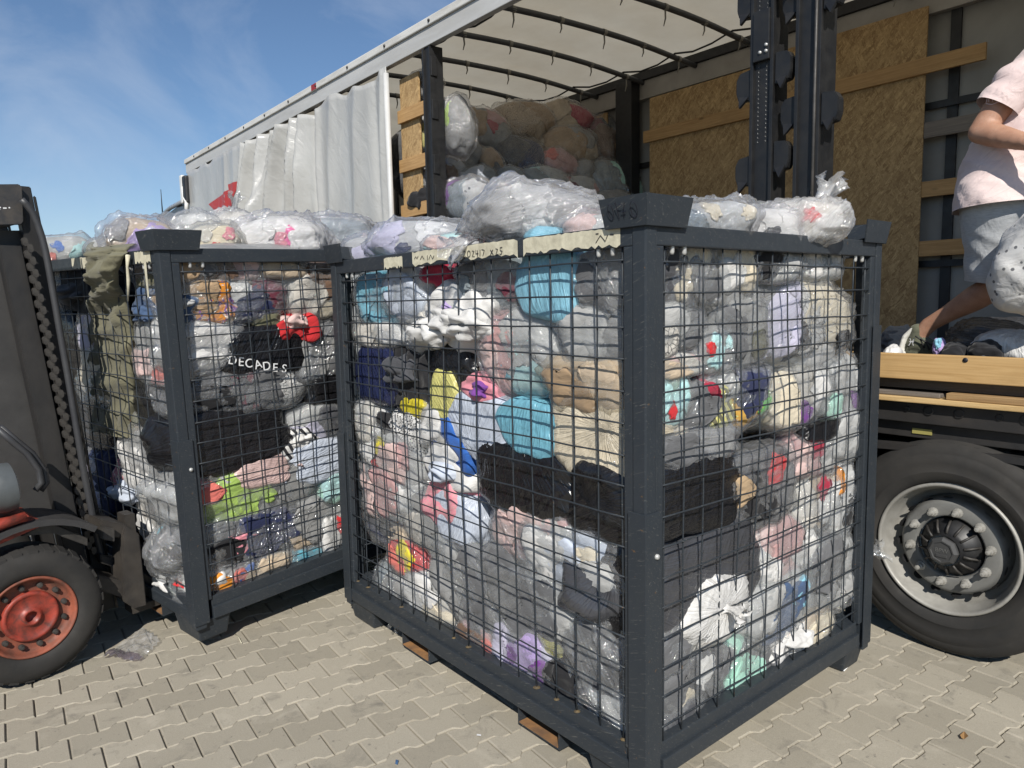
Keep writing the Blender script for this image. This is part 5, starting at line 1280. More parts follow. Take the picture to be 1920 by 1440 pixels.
B_RIGHT = [
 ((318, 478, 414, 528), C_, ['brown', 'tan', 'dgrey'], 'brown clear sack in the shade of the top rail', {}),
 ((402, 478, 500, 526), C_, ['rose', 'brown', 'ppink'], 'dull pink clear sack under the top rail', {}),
 ((490, 478, 582, 522), C_, ['grey', 'beige'], 'grey clear sack under the top rail', {}),
 ((342, 518, 552, 612), C_, ['tan', 'tan', 'orange:floral:purple', 'white', 'navy', 'maroon'], 'clear sack with orange pattern, white and navy clothes side by side', {}),
 ((546, 490, 648, 596), C_, ['cream', 'offwhite', 'brown'], 'cream clear sack with dark creases', {}),
 ((334, 600, 480, 698), C_, ['lgrey', 'white', 'lgrey'], 'pale grey smooth sack beside the lettered black one', dict(film=((0.9, 0.9, 0.9), 0.28))),
 ((478, 582, 530, 620), K, ['olive'], 'rolled olive knit garment above the lettered sack', {}),
 ((526, 586, 608, 650), K, ['red', 'ppink'], 'red and pale pink garments bunched together', {}),
 ((556, 598, 655, 718), C_, ['dgrey', 'grey', 'dgrey'], 'dark grey sack right of the red garments', dict(film=((0.85, 0.86, 0.88), 0.2))),
 ((322, 548, 378, 606), K, ['denim', 'lgrey'], 'blue denim scrap with grey lining by the corner post', {}),
 ((350, 684, 590, 776), C_, ['char', 'black', 'dgrey:leopard', 'maroon', 'dgrey', 'white:leopard'], 'dark clear sack with burgundy and animal-print clothes', {}),
 ((586, 702, 655, 758), S, ['black'], 'glossy black sack behind the dark grey one', {}),
 ((552, 756, 652, 836), C_, ['lgrey', 'lav', 'char'], 'lilac-grey clear sack under the glossy black one', {}),
 ((344, 762, 562, 884), S, ['black'], 'wide glossy black sack stretched along the mesh', dict(knot=(1, -0.3, 0.2))),
 ((528, 802, 596, 860), K, ['white:stripe', 'white'], 'white garment with black stripes', {}),
 ((548, 822, 652, 908), S, ['pblue'], 'pale blue-white sack tied at its left end', dict(knot=(-1, -0.5, -0.3), tuft_show=True, tuft=0.045)),
 ((448, 856, 550, 914), S, ['ppink'], 'beige-pink sack tied at the end under the wide black one', dict(knot=(1, -0.5, 0.1), tuft_show=True, tuft=0.045)),
 ((362, 860, 614, 970), C_, ['lgrey', 'coral~', 'lime', 'lgrey', 'lime~', 'dgrey', 'grey'], 'clear sack with lime green and coral clothes', {}),
 ((370, 952, 640, 1068), C_, ['dgrey', 'black', 'pink~', 'char', 'navy', 'beige~', 'grey'], 'clear sack of black clothes with a pink scrap', {}),
 ((606, 890, 656, 945), C_, ['mint', 'aqua'], 'small mint-green clear sack', {}),
 ((602, 948, 656, 1042), C_, ['lgrey', 'white', 'red~'], 'clear sack of grey and white with a bit of red', {}),
 ((382, 1046, 560, 1130), C_, ['lgrey', 'orange~', 'coral', 'blue~', 'beige', 'beige'], 'clear sack of coral, blue and beige lowest at the corner', {}),
 ((546, 1010, 648, 1064), C_, ['grey', 'teal', 'lgrey'], 'grey-green clear sack on the base rail', {}),
]
B_LEFT = [
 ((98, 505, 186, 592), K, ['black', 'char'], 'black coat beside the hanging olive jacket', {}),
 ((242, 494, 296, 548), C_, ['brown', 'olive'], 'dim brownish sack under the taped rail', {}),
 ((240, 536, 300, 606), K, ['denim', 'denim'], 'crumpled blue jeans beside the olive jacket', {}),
 ((244, 594, 312, 676), C_, ['lgrey', 'grey', 'white'], 'grey clear sack under the jeans', {}),
 ((240, 646, 316, 726), C_, ['white', 'ppink', 'coral~'], 'white clear sack with a coral stripe', {}),
 ((138, 576, 194, 660), C_, ['ppink', 'lav'], 'pale pink sack left of the olive jacket', {}),
 ((140, 650, 210, 770), C_, ['offwhite', 'cream'], 'off-white sack behind the olive jacket', {}),
 ((240, 696, 332, 862), S, ['black'], 'black sack beside the corner post', {}),
 ((170, 756, 256, 822), C_, ['beige', 'olive'], 'beige clear sack under the olive jacket', {}),
 ((214, 812, 330, 932), C_, ['lgrey', 'white', 'grey'], 'silver-grey clear sack, smooth skin', dict(film=((0.92, 0.92, 0.92), 0.24))),
 ((188, 854, 272, 938), K, ['pink:floral:navy', 'pblue'], 'pink garment with navy flowers', {}),
 ((248, 924, 342, 1014), C_, ['white', 'offwhite', 'coral~'], 'clear sack of white with coral lettered cloth', {}),
 ((286, 988, 348, 1062), C_, ['teal', 'teal', 'slate'], 'teal clear sack by the corner post', {}),
 ((250, 972, 310, 1038), K, ['white'], 'white garment bulging at the fork side', {}),
 ((284, 1008, 350, 1078), C_, ['slate', 'grey'], 'shiny grey clear sack low at the fork side', {}),
 ((296, 1056, 356, 1126), K, ['white', 'white', 'red~'], 'white garment with red edge spilling over the base', {}),
 ((84, 590, 150, 720), S, ['black'], 'black sack behind the mast chain', {}),
 ((88, 705, 190, 850), S, ['char'], 'charcoal sack low behind the mast chain', {}),
 ((60, 500, 112, 600), C_, ['grey', 'lgrey', 'char'], 'grey clear sack behind the mast hose', {}),
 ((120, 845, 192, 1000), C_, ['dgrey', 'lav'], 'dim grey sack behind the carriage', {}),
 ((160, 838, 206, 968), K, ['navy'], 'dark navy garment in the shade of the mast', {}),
]
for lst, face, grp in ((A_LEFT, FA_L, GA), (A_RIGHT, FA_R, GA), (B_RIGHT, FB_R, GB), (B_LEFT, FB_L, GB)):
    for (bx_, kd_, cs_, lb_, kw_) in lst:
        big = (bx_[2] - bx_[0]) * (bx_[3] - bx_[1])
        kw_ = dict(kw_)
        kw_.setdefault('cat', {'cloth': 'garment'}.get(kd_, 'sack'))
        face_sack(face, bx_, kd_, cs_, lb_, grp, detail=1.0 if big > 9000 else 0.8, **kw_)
# filler sacks, unseen: added to block light through gaps in the outer layer
fill_n = 0
def filler(M4, L, cage_words, grp):
    cols = [('dgrey', 'grey'), ('grey', 'lgrey'), ('char', 'dgrey'), ('slate', 'grey')]
    names = ['back left', 'back right', 'middle', 'far middle', 'inner', 'rear']
    i = 0
    for z in (0.48, 1.0, 1.48):
        for x in (-0.86, -1.55):
            for y in (0.66, 1.15):
                if x > -0.8 and y < 0.7: pass
                cl = cols[i % 4]; i += 1
                hz = 0.33 if z < 1.4 else 0.28
                c = M4 @ Vector((x, y, z)); R3 = M4.to_3x3()
                make_sack(c, (R3 @ Vector((1, 0, 0)), R3 @ Vector((0, 1, 0)), R3 @ Vector((0, 0, 1))), (0.40, 0.31, hz), 'sack', [cl[0]], 'grey filler sack added deep inside ' + cage_words + ', behind the outer layer', grp + ', inner filler layer', flat=1.0, detail=0.5)
filler(cage_a.matrix_basis, 0, 'the cage standing on the paving', GA)
filler(MBm, 0, 'the cage on the forks', GB)
# ---------------------------------------------------------------- sacks heaped on top of the cages
def top_sack(bx, Y, kind, cols, label, group, hd=0.22, plane='y', fr=None, **kw):
    """Heaped sack: pixel box put at a stated depth inside its cage."""
    if fr is None: p0, n_in, u = (0, Y, 0), (0, 1, 0), (1, 0, 0)
    else: p0, n_in, u = fr
    x0, y0, x1, y1 = bx; xc, yc = (x0 + x1) / 2, (y0 + y1) / 2
    n = Vector(n_in)
    c = on_plane(xc, yc, p0, n_in); l = on_plane(x0, yc, p0, n_in); r2 = on_plane(x1, yc, p0, n_in); t_ = on_plane(xc, y0, p0, n_in); b2 = on_plane(xc, y1, p0, n_in)
    hw = np.linalg.norm(r2 - l) / 2 * 1.05; hh = np.linalg.norm(t_ - b2) / 2 * 1.05
    uu = Vector(u); w = uu.cross(n)
    if w.z < 0: w = -w
    kw.setdefault('flat', 1.0); kw.setdefault('loose', 1.05); kw.setdefault('e', 2.4); kw.setdefault('pleat', 2.0)
    return make_sack(Vector(c) + n * (hd * 0.6), (uu, n, w), (hw, hd, hh), kind, cols, label, group, **kw)
# view-facing upright plane helpers (depth is fixed by the cage the sack lies on)
def frA(d):   # upright plane through the standing cage, square to the diagonal, d metres in from the near corner
    n = Vector((-0.78, 0.62, 0)).normalized(); return (Vector((-1.42, 1.655, 0)) + n * d, n, Vector((0.62, 0.78, 0)).normalized())
def frB(d):
    n = Vector((-0.94, 0.34, 0)).normalized(); return (Vector((-3.53, 0.892, 0)) + n * d, n, Vector((0.34, 0.94, 0)).normalized())
top_sack((880, 345, 1150, 470), 0, C_, ['grey', 'grey', 'lgrey', 'white~', 'grey', 'ppink~'], 'big grey pleated sack heaped over the taped rail, tied at its left end', GA, 0.24, fr=frA(0.62), knot=(-1, -0.25, -0.75), tuft_show=True, tuft=0.09, ang=-8, e=2.2, pleat=3.2, film=((0.93, 0.93, 0.94), 0.25))
top_sack((684, 412, 888, 492), 0, C_, ['lgrey', 'lav', 'navy~', 'white', 'navy~', 'lgrey'], 'shiny clear sack of navy and white clothes heaped at the rail end', GA, 0.2, fr=frA(1.5), film=((0.93, 0.94, 0.97), 0.11))
top_sack((640, 440, 730, 500), 0, C_, ['lgrey', 'lav'], 'milky clear sack lying behind the far stacking cap', GA, 0.16, fr=frA(1.75), film=((0.93, 0.94, 0.97), 0.13))
top_sack((790, 436, 900, 480), 0, C_, ['aqua', 'ppink', 'white'], 'clear sack with pink and aqua cloth behind the taped rail', GA, 0.14, fr=frA(1.15))
top_sack((985, 425, 1065, 480), 0, S, ['sky'], 'sky-blue sack end lying over the taped rail', GA, 0.1, fr=frA(0.5))
top_sack((1060, 398, 1160, 470), 0, C_, ['rose', 'ppink', 'lgrey'], 'pink clear sack between the grey pleated one and the cap', GA, 0.12, fr=frA(0.42))
top_sack((1262, 370, 1425, 470), 0, C_, ['lgrey', 'slate', 'cream~', 'lgrey', 'cream~'], 'grey and cream clear sack heaped beside the lettered cap', GA, 0.22, fr=frA(0.40), film=((0.93, 0.94, 0.96), 0.12))
top_sack((1375, 384, 1510, 470), 0, C_, ['white', 'white', 'char~', 'white'], 'clear sack of white cloth with a dark stripe on the heap', GA, 0.2, fr=frA(0.62), film=((0.95, 0.95, 0.96), 0.12))
root = top_sack((1425, 376, 1588, 465), 0, C_, ['offwhite', 'white', 'red~', 'white'], 'white translucent sack with a flared open tail at the heap end', GA, 0.2, fr=frA(0.66), film=((0.96, 0.96, 0.96), 0.34), knot=(0.62, -0.1, 0.62), tuft_show=True, tuft=0.075, ang=10, tuft_haze=0.6, tuft_dir=(0.25, -0.1, 0.9), pleat=3.0, neck=0.5)
# on the forklift cage
top_sack((52, 440, 178, 505), 0, C_, ['lgrey', 'teal~', 'coral~', 'blue~', 'aqua'], 'clear sack with teal, coral and blue prints heaped by the mast', GB, 0.2, fr=frB(1.2), film=((0.94, 0.95, 0.95), 0.12))
top_sack((160, 440, 250, 500), 0, C_, ['lgrey', 'olive', 'white'], 'pale clear sack next to the olive jacket collar', GB, 0.17, fr=frB(0.9), film=((0.94, 0.95, 0.95), 0.16))
top_sack((192, 406, 330, 490), 0, C_, ['beige', 'grey', 'lilac', 'lilac', 'lav'], 'clear sack of lavender and greige cloth heaped behind the stacking cap', GB, 0.22, fr=frB(0.7), film=((0.94, 0.94, 0.96), 0.10))
top_sack((305, 400, 425, 480), 0, C_, ['lgrey', 'lgrey', 'white'], 'crumpled grey foil-like sack on the heap', GB, 0.18, fr=frB(0.8), film=((0.9, 0.91, 0.92), 0.18))
top_sack((355, 420, 452, 490), 0, C_, ['cream', 'offwhite', 'red~', 'pink~'], 'cream clear sack with a red lettered cloth on the heap', GB, 0.16, fr=frB(0.45), film=((0.95, 0.95, 0.93), 0.08))
top_sack((392, 396, 482, 470), 0, C_, ['offwhite', 'white'], 'white crumpled clear sack standing up on the heap', GB, 0.15, fr=frB(0.85), film=((0.95, 0.95, 0.95), 0.34), knot=(0.1, -0.3, 1), tuft_show=True, tuft=0.07)
top_sack((448, 404, 615, 490), 0, C_, ['white', 'white', 'pink~', 'hotpink~', 'white'], 'clear sack of white clothes with a hot pink one on the heap', GB, 0.22, fr=frB(0.62), film=((0.95, 0.95, 0.96), 0.10))
top_sack((575, 404, 712, 500), 0, C_, ['slate', 'lgrey', 'slate', 'ppink'], 'grey domed clear sack at the heap end beside the standing cage', GB, 0.22, fr=frB(0.9), film=((0.94, 0.94, 0.96), 0.12))
for k in range(6):      # sacks under the heap keep it from floating
    c = MBm @ Vector((-0.35 - 0.33 * k, 0.55 + 0.22 * (k % 2), 1.72)); make_sack(c, (RB3 @ Vector((1, 0, 0)), RB3 @ Vector((0, 1, 0)), RB3 @ Vector((0, 0, 1))), (0.27, 0.42, 0.20), 'sack', ['grey'], 'grey sack under the heap of the cage on the forks', GB + ', under the heap', flat=1.0, detail=0.5)
    c = cage_a.matrix_basis @ Vector((-0.32 - 0.3 * k, 0.6 + 0.25 * (k % 2), 1.72)); make_sack(c, ((1, 0, 0), (0, 1, 0), (0, 0, 1)), (0.25, 0.5, 0.20), 'sack', ['grey'], 'grey sack under the heap of the cage standing on the paving', GA + ', under the heap', flat=1.0, detail=0.5)
# lettering on the black sack
dec = 'DECADES'
pts_ = [(436, 676), (452, 679), (467, 682), (484, 684), (500, 687), (516, 690), (533, 692)]
rots = [20, 8, -14, -22, -8, 6, 14]
lt = [o for o in bpy.data.objects if o.get('label', '').startswith('glossy black lettered')]
blk = face_sack(FB_R, (424, 606, 584, 706), S, ['black'], 'glossy black sack with white capital letters, in the cage on the forks', GB, inset=0.03, knot=(0.3, -0.2, 1), detail=1.0)
bi = blk.matrix_world.inverted()
for ch, (px_, py_), rr_ in zip(dec, pts_, rots):
    w_ = Vector(on_plane(px_, py_, FB_R[0] + FB_R[1] * 0.010, FB_R[1]))
    ux, uz = FB_R[2], (RB3 @ Vector((0, 0, 1))); un = -FB_R[1]
    Mw = Matrix(((ux.x, uz.x, un.x, w_.x), (ux.y, uz.y, un.y, w_.y), (ux.z, uz.z, un.z, w_.z), (0, 0, 0, 1)))
    text_mesh('printed_letter', ch, 0.062, WHITE_INK, blk, bi @ Mw @ Matrix.Rotation(R(-rr_ * 0.6 - 4), 4, 'Z'), 0.001)
# olive jacket hanging over the rail of the forklift cage
def hanging_cloth(label, pxs, face, off, mat, thick=0.03):
    """A garment hanging against a cage face: columns follow a pixel centre line with given half widths."""
    p0, n_in, u = face; n_in = Vector(n_in)
    rows = []; 
    for (x, y, hw, o_) in pxs:
        p = Vector(p0) - n_in * 0.0 + n_in * (off + o_); c = Vector(on_plane(x, y, p, n_in)); r2 = Vector(on_plane(x + hw, y, p, n_in)); rows.append((c, (r2 - c).length))
    V, F = [], []; nu = 26; m_ = 10
    L = []
    for i in range(len(rows) - 1):
        for q in range(m_):
            f = q / m_; L.append((rows[i][0].lerp(rows[i + 1][0], f), rows[i][1] * (1 - f) + rows[i + 1][1] * f))
    L.append(rows[-1])
    for i, (c, hw) in enumerate(L):
        t = i / (len(L) - 1)
        for k in range(nu):
            an = 2 * math.pi * k / nu
            d = math.copysign(abs(math.cos(an)) ** 0.75, math.cos(an)) * hw
            th = math.sin(an) * thick
            P = np.array([[d * 14 + 3, t * 30, 1.1]])
            fo = (soft(np.array([[d * 7, t * 9 + d * 8, 2.0]]))[0] - 0.4) * 0.030 + (soft(np.array([[d * 6, t * 17 - d * 5, 3.3 + (an > math.pi)]]))[0] - 0.4) * 0.014 + 0.014 * math.sin(t * 46 + 5 * d / max(hw, 0.01) * 0.35 + 1.5 * math.sin(t * 9)) * min(1, t * 3)
            V.append(c + Vector(u) * (d + 0.012 * pnoise(np.array([[t * 22, an, 0.4]]))[0]) - n_in * (th + (fo if math.sin(an) > -0.2 else 0)))
    n_ = len(L)
    for i in range(n_ - 1):
        for k in range(nu): F.append((i * nu + k, i * nu + (k + 1) % nu, (i + 1) * nu + (k + 1) % nu, (i + 1) * nu + k))
    F.append(tuple(range(nu))); F.append(tuple((n_ - 1) * nu + k for k in range(nu))[::-1])
    o = mesh_obj('hanging_jacket', V, F, mat, None, True)
    return tag(o, label, 'jacket')
OL = m_fabric((0.165, 0.155, 0.10))
jk = hanging_cloth('olive green jacket hanging over the rail and behind the mesh of the lifted cage', [(214, 462, 40, 0.07), (203, 468, 40, 0.0), (196, 482, 34, -0.05), (194, 510, 24, -0.05), (198, 535, 20, -0.03), (206, 562, 30, 0.03), (212, 610, 38, 0.066), (212, 660, 38, 0.066), (213, 710, 38, 0.066), (217, 750, 36, 0.066), (214, 810, 38, 0.066)], FB_L, -0.008, OL, 0.034)
# a torn paper strip fluttering from the tape
st_ = [fpb for fpb in [(240, 478), (239, 500), (241, 525), (240, 565)]]
tube('paper_strip', [MBm.inverted() @ Vector(on_plane(x, y, FB_L[0] - FB_L[1] * 0.035, FB_L[1])) for x, y in st_], [0.012, 0.007, 0.009, 0.003], PAPER, cage_b, 4)
# ---------------------------------------------------------------- the pile in the trailer
pn = Vector((-1, 0.22, -0.55)).normalized(); pp0 = Vector((-4.85, 4.6, 1.45))
pu = Vector((0, 1, 0)); pu = (pu - pn * pu.dot(pn)).normalized()
PILE = [
 ((832, 184, 886, 272), C_, ['rose', 'tan'], 'pinkish grey sack high on the trailer pile beside the post'),
 ((872, 200, 962, 275), C_, ['grey', 'tan', 'crimson~', 'rose'], 'grey sack with a crimson garment high on the trailer pile'),
 ((926, 188, 1048, 256), C_, ['beige', 'beige:leopard:brown', 'tan'], 'beige animal-print sack on top of the trailer pile'),
 ((1022, 188, 1112, 244), C_, ['beige', 'beige', 'crimson'], 'greige sack with a dark red end on top of the trailer pile'),
 ((1018, 234, 1128, 304), C_, ['beige', 'tan', 'grey'], 'large greige sack under the top of the trailer pile'),
 ((930, 244, 1028, 330), C_, ['black', 'char', 'navy'], 'black sack in the middle of the trailer pile'),
 ((850, 244, 908, 316), C_, ['tan', 'grey', 'orange~'], 'pale grey sack with an orange scrap on the trailer pile'),
 ((893, 275, 946, 332), C_, ['dgrey', 'tan'], 'round grey sack on the trailer pile left of the black one'),
 ((822, 290, 875, 335), C_, ['slate', 'pblue'], 'blue-grey sack on the trailer pile beside the post'),
 ((820, 304, 862, 352), C_, ['tan', 'brown'], 'brown sack on the trailer pile beside the post'),
 ((852, 314, 940, 358), C_, ['slate', 'pblue', 'slate'], 'pale blue sack low on the trailer pile'),
 ((926, 312, 990, 354), C_, ['denim', 'slate'], 'denim-blue sack under the black one on the trailer pile'),
 ((965, 312, 1078, 358), C_, ['aqua', 'slate', 'lgrey'], 'sea-green sack on the trailer pile'),
 ((1008, 278, 1088, 330), C_, ['rose', 'coral~', 'rose'], 'coral red sack right of the black one on the trailer pile'),
 ((1018, 328, 1136, 388), C_, ['rose', 'maroon', 'lgrey'], 'reddish grey sack low on the trailer pile'),
 ((1072, 304, 1122, 342), C_, ['tan', 'grey'], 'small brownish sack on the trailer pile'),
 ((1102, 296, 1212, 378), C_, ['grey', 'slate', 'mint'], 'grey-green sack with a green tip at the pile edge'),
 ((1074, 356, 1206, 410), C_, ['beige', 'grey'], 'pale sack lowest at the pile edge by the lining board'),
 ((855, 346, 945, 400), C_, ['lgrey', 'beige', 'tan'], 'dull white sack lowest on the trailer pile'),
 ((940, 350, 1030, 410), C_, ['lgrey', 'rose', 'grey'], 'grey-pink sack lowest on the trailer pile behind the pleated one'),
 ((1106, 210, 1186, 296), C_, ['maroon', 'brown', 'char'], 'dark red sack in the shade by the far lining board'),
]
for (bx_, kd_, cs_, lb_) in PILE:
    top_sack(bx_, 0, kd_, cs_, lb_, GT, 0.26, fr=(pp0, pn, pu), detail=0.8, film=((0.95, 0.95, 0.95), 0.06), loose=1.012, pleat=1.2)
for k, (dy, dz) in enumerate(((0.2, 0.3), (0.8, 0.3), (-0.5, 0.3), (0.2, 1.0), (0.8, 1.0), (-0.5, 1.0), (0.3, 1.6), (-0.4, 1.6), (0.9, 1.6))):
    c = pp0 + Vector((-0.62 - 0.55 * dz, dy, dz)); make_sack(c, ((0, 1, 0), (-1, 0, 0), (0, 0, 1)), (0.42, 0.4, 0.4), 'sack', ['dgrey'], 'grey sack deep in the trailer pile', GT + ', inner filler layer', flat=1.0, detail=0.5)
NEAR = [
 ((760, 132, 800, 192), C_, ['dgrey', 'grey'], 'dark grey clear sack at the top behind the trailer post', 3.68),
 ((768, 214, 802, 294), C_, ['grey', 'lgrey', 'pyellow'], 'grey clear sack between the side planks', 3.68),
 ((818, 180, 858, 292), C_, ['grey', 'dgrey', 'lime~', 'grey'], 'shiny clear sack with a yellow-green scrap behind the trailer post', 3.72),
 ((772, 314, 802, 368), C_, ['grey', 'lgrey'], 'small clear sack low between the side planks', 3.66),
 ((764, 358, 802, 396), K, ['black'], 'black rag hanging over the lowest side plank', 3.60),
 ((820, 332, 898, 420), C_, ['char', 'purple', 'slate', 'lgrey'], 'clear sack of black and purple clothes at the deck edge', 3.66),
]
for (bx_, kd_, cs_, lb_, Y_) in NEAR:
    top_sack(bx_, Y_, kd_, cs_, lb_, GT, 0.16, detail=0.7, film=((0.94, 0.94, 0.95), 0.09), loose=1.02, cat='garment' if kd_ == K else 'sack')
# clothes on the deck at the open right end
ZD = 1.262
def deck_item(bx, Y, kind, cols, label, cat='garment', hd=0.2, **kw):
    return top_sack(bx, Y, kind, cols, label, 'clothes and sacks left on the deck', hd, cat=cat, **kw)
deck_item((1640, 616, 1690, 690), 4.45, K, ['grey', 'dgrey'], 'grey garment on the deck beside the lining board')
deck_item((1765, 598, 1960, 690), 4.35, S, ['char'], 'dark grey sack lying on the deck behind the white bag', 'sack', 0.25)
deck_item((1808, 622, 1960, 690), 3.78, S, ['white'], 'white carrier bag lying flat on the deck by the shoe', 'bag', 0.16)
deck_item((1762, 644, 1812, 690), 3.66, K, ['black'], 'black garment on the deck in front of the shoe', hd=0.09)
deck_item((1806, 642, 1872, 690), 3.66, K, ['black', 'char'], 'black lacy garment on the deck against the pine board', hd=0.09)
deck_item((1654, 648, 1682, 690), 3.62, K, ['white'], 'small white cloth on the deck by the pine board', hd=0.06)
# ---------------------------------------------------------------- empty bag and litter on the paving
V, F = [], []; nu, nv = 44, 26
a0, a1, a2, a3 = (Vector(onz(x, y, 0.004)) for x, y in ((190, 1236), (262, 1243), (300, 1206), (268, 1180)))
for i in range(nu + 1):
    for j in range(nv + 1):
        u, w = i / nu, j / nv
        p = a0.lerp(a3, u).lerp(a1.lerp(a2, u), w)
        z = 0.006 + 0.026 * max(0, pnoise(np.array([[u * 3, w * 2.3, 9.1]]))[0] + 0.35) * math.sin(math.pi * min(1, max(0.02, w))) ** 0.6 + 0.012 * (soft(np.array([[u * 4 + w * 2, w * 6, 4.4]]))[0] - 0.2)
        V.append(p + Vector((0.012 * pnoise(np.array([[u * 9, w * 9, 1]]))[0], 0.012 * pnoise(np.array([[u * 9, w * 9, 5]]))[0], max(0.002, z))))
for i in range(nu):
    for j in range(nv): k = i * (nv + 1) + j; F.append((k, k + nv + 1, k + nv + 2, k + 1))
eb = thing('empty_bag', 'crumpled empty clear plastic bag lying on the paving by the wheel', 'bag')
mesh_obj('plastic_film', V, F, m_film((0.97, 0.97, 0.975), 0.26, 'clear_film', 0.35), eb, True)
i0 = [V[i * (nv + 1) + j] + Vector((0, 0, 0.002)) for i in range(0, 15) for j in range(0, nv + 1)]
FF = [(i * (nv + 1) + j, (i + 1) * (nv + 1) + j, (i + 1) * (nv + 1) + j + 1, i * (nv + 1) + j + 1) for i in range(14) for j in range(nv) if (i + j * 0.3) < 13]
mesh_obj('dark_print', i0, FF, m_film((0.62, 0.57, 0.63), 0.10, 'printed_film', 0.3), eb, True)
LIT = [((448, 1192), (452, 1204)), ((443, 1208), (455, 1200)), ((484, 1222), (488, 1222)), ((1608, 1253), (1598, 1222)), ((1598, 1222), (1590, 1210))]
st = tube('string', [onz(1590, 1206, 0.06), onz(1597, 1222, 0.03), onz(1600, 1240, 0.006), onz(1582, 1258, 0.004)], 0.0022, WHITE_INK)
tag(st, 'thin white string end lying by the cage foot', 'string')
st = tube('string', [onz(441, 1189, 0.004), onz(448, 1196, 0.008), onz(453, 1206, 0.004)], 0.002, PAPER); tag(st, 'short pale straw on the paving beyond the cage foot', 'straw')
lf = mesh_obj('leaf', [onz(1800, 1378, 0.012), onz(1808, 1371, 0.004), onz(1816, 1380, 0.014), onz(1808, 1386, 0.004), onz(1803, 1384, 0.01)], [(0, 1, 2, 3, 4)], m_surface('dry_leaf', (0.35, 0.2, 0.08), None, 0.8)); tag(lf, 'dry curled brown leaf on the open paving', 'leaf')
lf = mesh_obj('paper_scrap', [onz(742, 1424, 0.003), onz(747, 1425, 0.012), onz(745, 1434, 0.004), onz(741, 1432, 0.01)], [(0, 1, 2, 3)], m_surface('blue_scrap', (0.05, 0.12, 0.25), None, 0.6)); tag(lf, 'tiny dark blue scrap on the paving', 'scrap')
lf = mesh_obj('paper_scrap', [onz(894, 1376, 0.003), onz(902, 1377, 0.004), onz(902, 1380, 0.004), onz(894, 1379, 0.004)], [(0, 1, 2, 3)], WHITE_INK); tag(lf, 'tiny white scrap on the paving before the cage', 'scrap')

# ================================================================ THE PERSON ON THE DECK
PY = 3.86
def at(px, py, dy=0.0): return Vector(ony(px, py, PY + dy))
def blend(name, chains, mat, parent, vox=0.014, smooth=6, noise_amp=0.0, cuts=()):
    """One continuous skin grown from tapered limbs: chains of (point, radius) fused by a voxel remesh."""
    bm = bmesh.new()
    for ch in chains:
        P = []; ch = [(*a, 1.0)[:3] for a in ch]
        for i in range(len(ch) - 1):
            for q in range(6): f = q / 6; P.append((ch[i][0].lerp(ch[i + 1][0], f), ch[i][1] * (1 - f) + ch[i + 1][1] * f, ch[i][2] * (1 - f) + ch[i + 1][2] * f if len(ch[i]) > 2 else 1.0))
        P.append((ch[-1][0], ch[-1][1], ch[-1][2] if len(ch[-1]) > 2 else 1.0))
        Dn, Fn = cube_sphere(6)
        for (p, r_, fy) in P:
            vs = [bm.verts.new(p + Vector((d[0] * r_, d[1] * r_ * fy, d[2] * r_))) for d in Dn]
            for f in Fn: bm.faces.new([vs[i] for i in f])
    me = bpy.data.meshes.new(name); bm.to_mesh(me); bm.free()
    t_ = bpy.data.objects.new('temporary', me); COL.objects.link(t_)
    md = t_.modifiers.new('r', 'REMESH'); md.mode = 'VOXEL'; md.voxel_size = vox
    md = t_.modifiers.new('s', 'SMOOTH'); md.factor = 0.5; md.iterations = smooth
    dg = bpy.context.evaluated_depsgraph_get(); out = bpy.data.meshes.new_from_object(t_.evaluated_get(dg))
    bpy.data.objects.remove(t_); bpy.data.meshes.remove(me)
    if noise_amp:
        n = len(out.vertices); co = np.zeros(n * 3); out.vertices.foreach_get('co', co); co = co.reshape(-1, 3); no = np.zeros(n * 3); out.vertices.foreach_get('normal', no); no = no.reshape(-1, 3)
        wq = co[:, 2] + 0.5 * co[:, 0]
        fo = ridged(np.stack([co[:, 0] * 5, co[:, 1] * 5, wq * 13], 1)) - 0.5 + 0.6 * pnoise(co * 9)
        co += no * (fo * noise_amp)[:, None]; out.vertices.foreach_set('co', co.ravel()); out.update()
    if cuts:
        bm = bmesh.new(); bm.from_mesh(out)
        for (co_, no_) in cuts: bmesh.ops.bisect_plane(bm, geom=list(bm.verts) + list(bm.edges) + list(bm.faces), plane_co=co_, plane_no=no_, clear_outer=True)
        bm.to_mesh(out); bm.free()
    out.polygons.foreach_set('use_smooth', [True] * len(out.polygons)); out.materials.clear(); out.materials.append(mat)
    o = bpy.data.objects.new(name, out); COL.objects.link(o)
    if parent is not None: o.parent = parent
    return o
m, nt, b, o = new_mat('skin')
c = mixc(nt, remap(nt, noise_tex(nt, coords(nt), 22, 4), 0.35, 0.7, 0, 1), (0.42, 0.235, 0.155), (0.34, 0.175, 0.11))
hair = noise_tex(nt, coords(nt, (40, 40, 12)), 9, 2, 0.5, 1.0)
c = mixc(nt, remap(nt, hair, 0.60, 0.68, 0, 0.28), c, (0.12, 0.065, 0.04))
nt.links.new(c, b.inputs['Base Color']); b.inputs['Roughness'].default_value = 0.55; b.inputs['Subsurface Weight'].default_value = 0.08; b.inputs['Subsurface Radius'].default_value = (0.02, 0.008, 0.004)
SKIN = m
hip = at(1872, 372, 0.0); chest = at(1930, 230, 0.0); neck = at(1985, 95, 0.0); head = at(2040, 25, 0.0)
sh_n, sh_f = at(1905, 158, -0.13), at(1965, 150, 0.20)
el_n, wr_n = at(1838, 248, -0.20), at(1950, 272, -0.30)
knee_b, ank_b = at(1882, 528, 0.02), at(1743, 608, 0.06)
knee_f, ank_f = at(2040, 520, 0.16), at(2060, 650, 0.16)
el_f, wr_f = at(2080, 260, 0.2), at(2130, 340, 0.0)
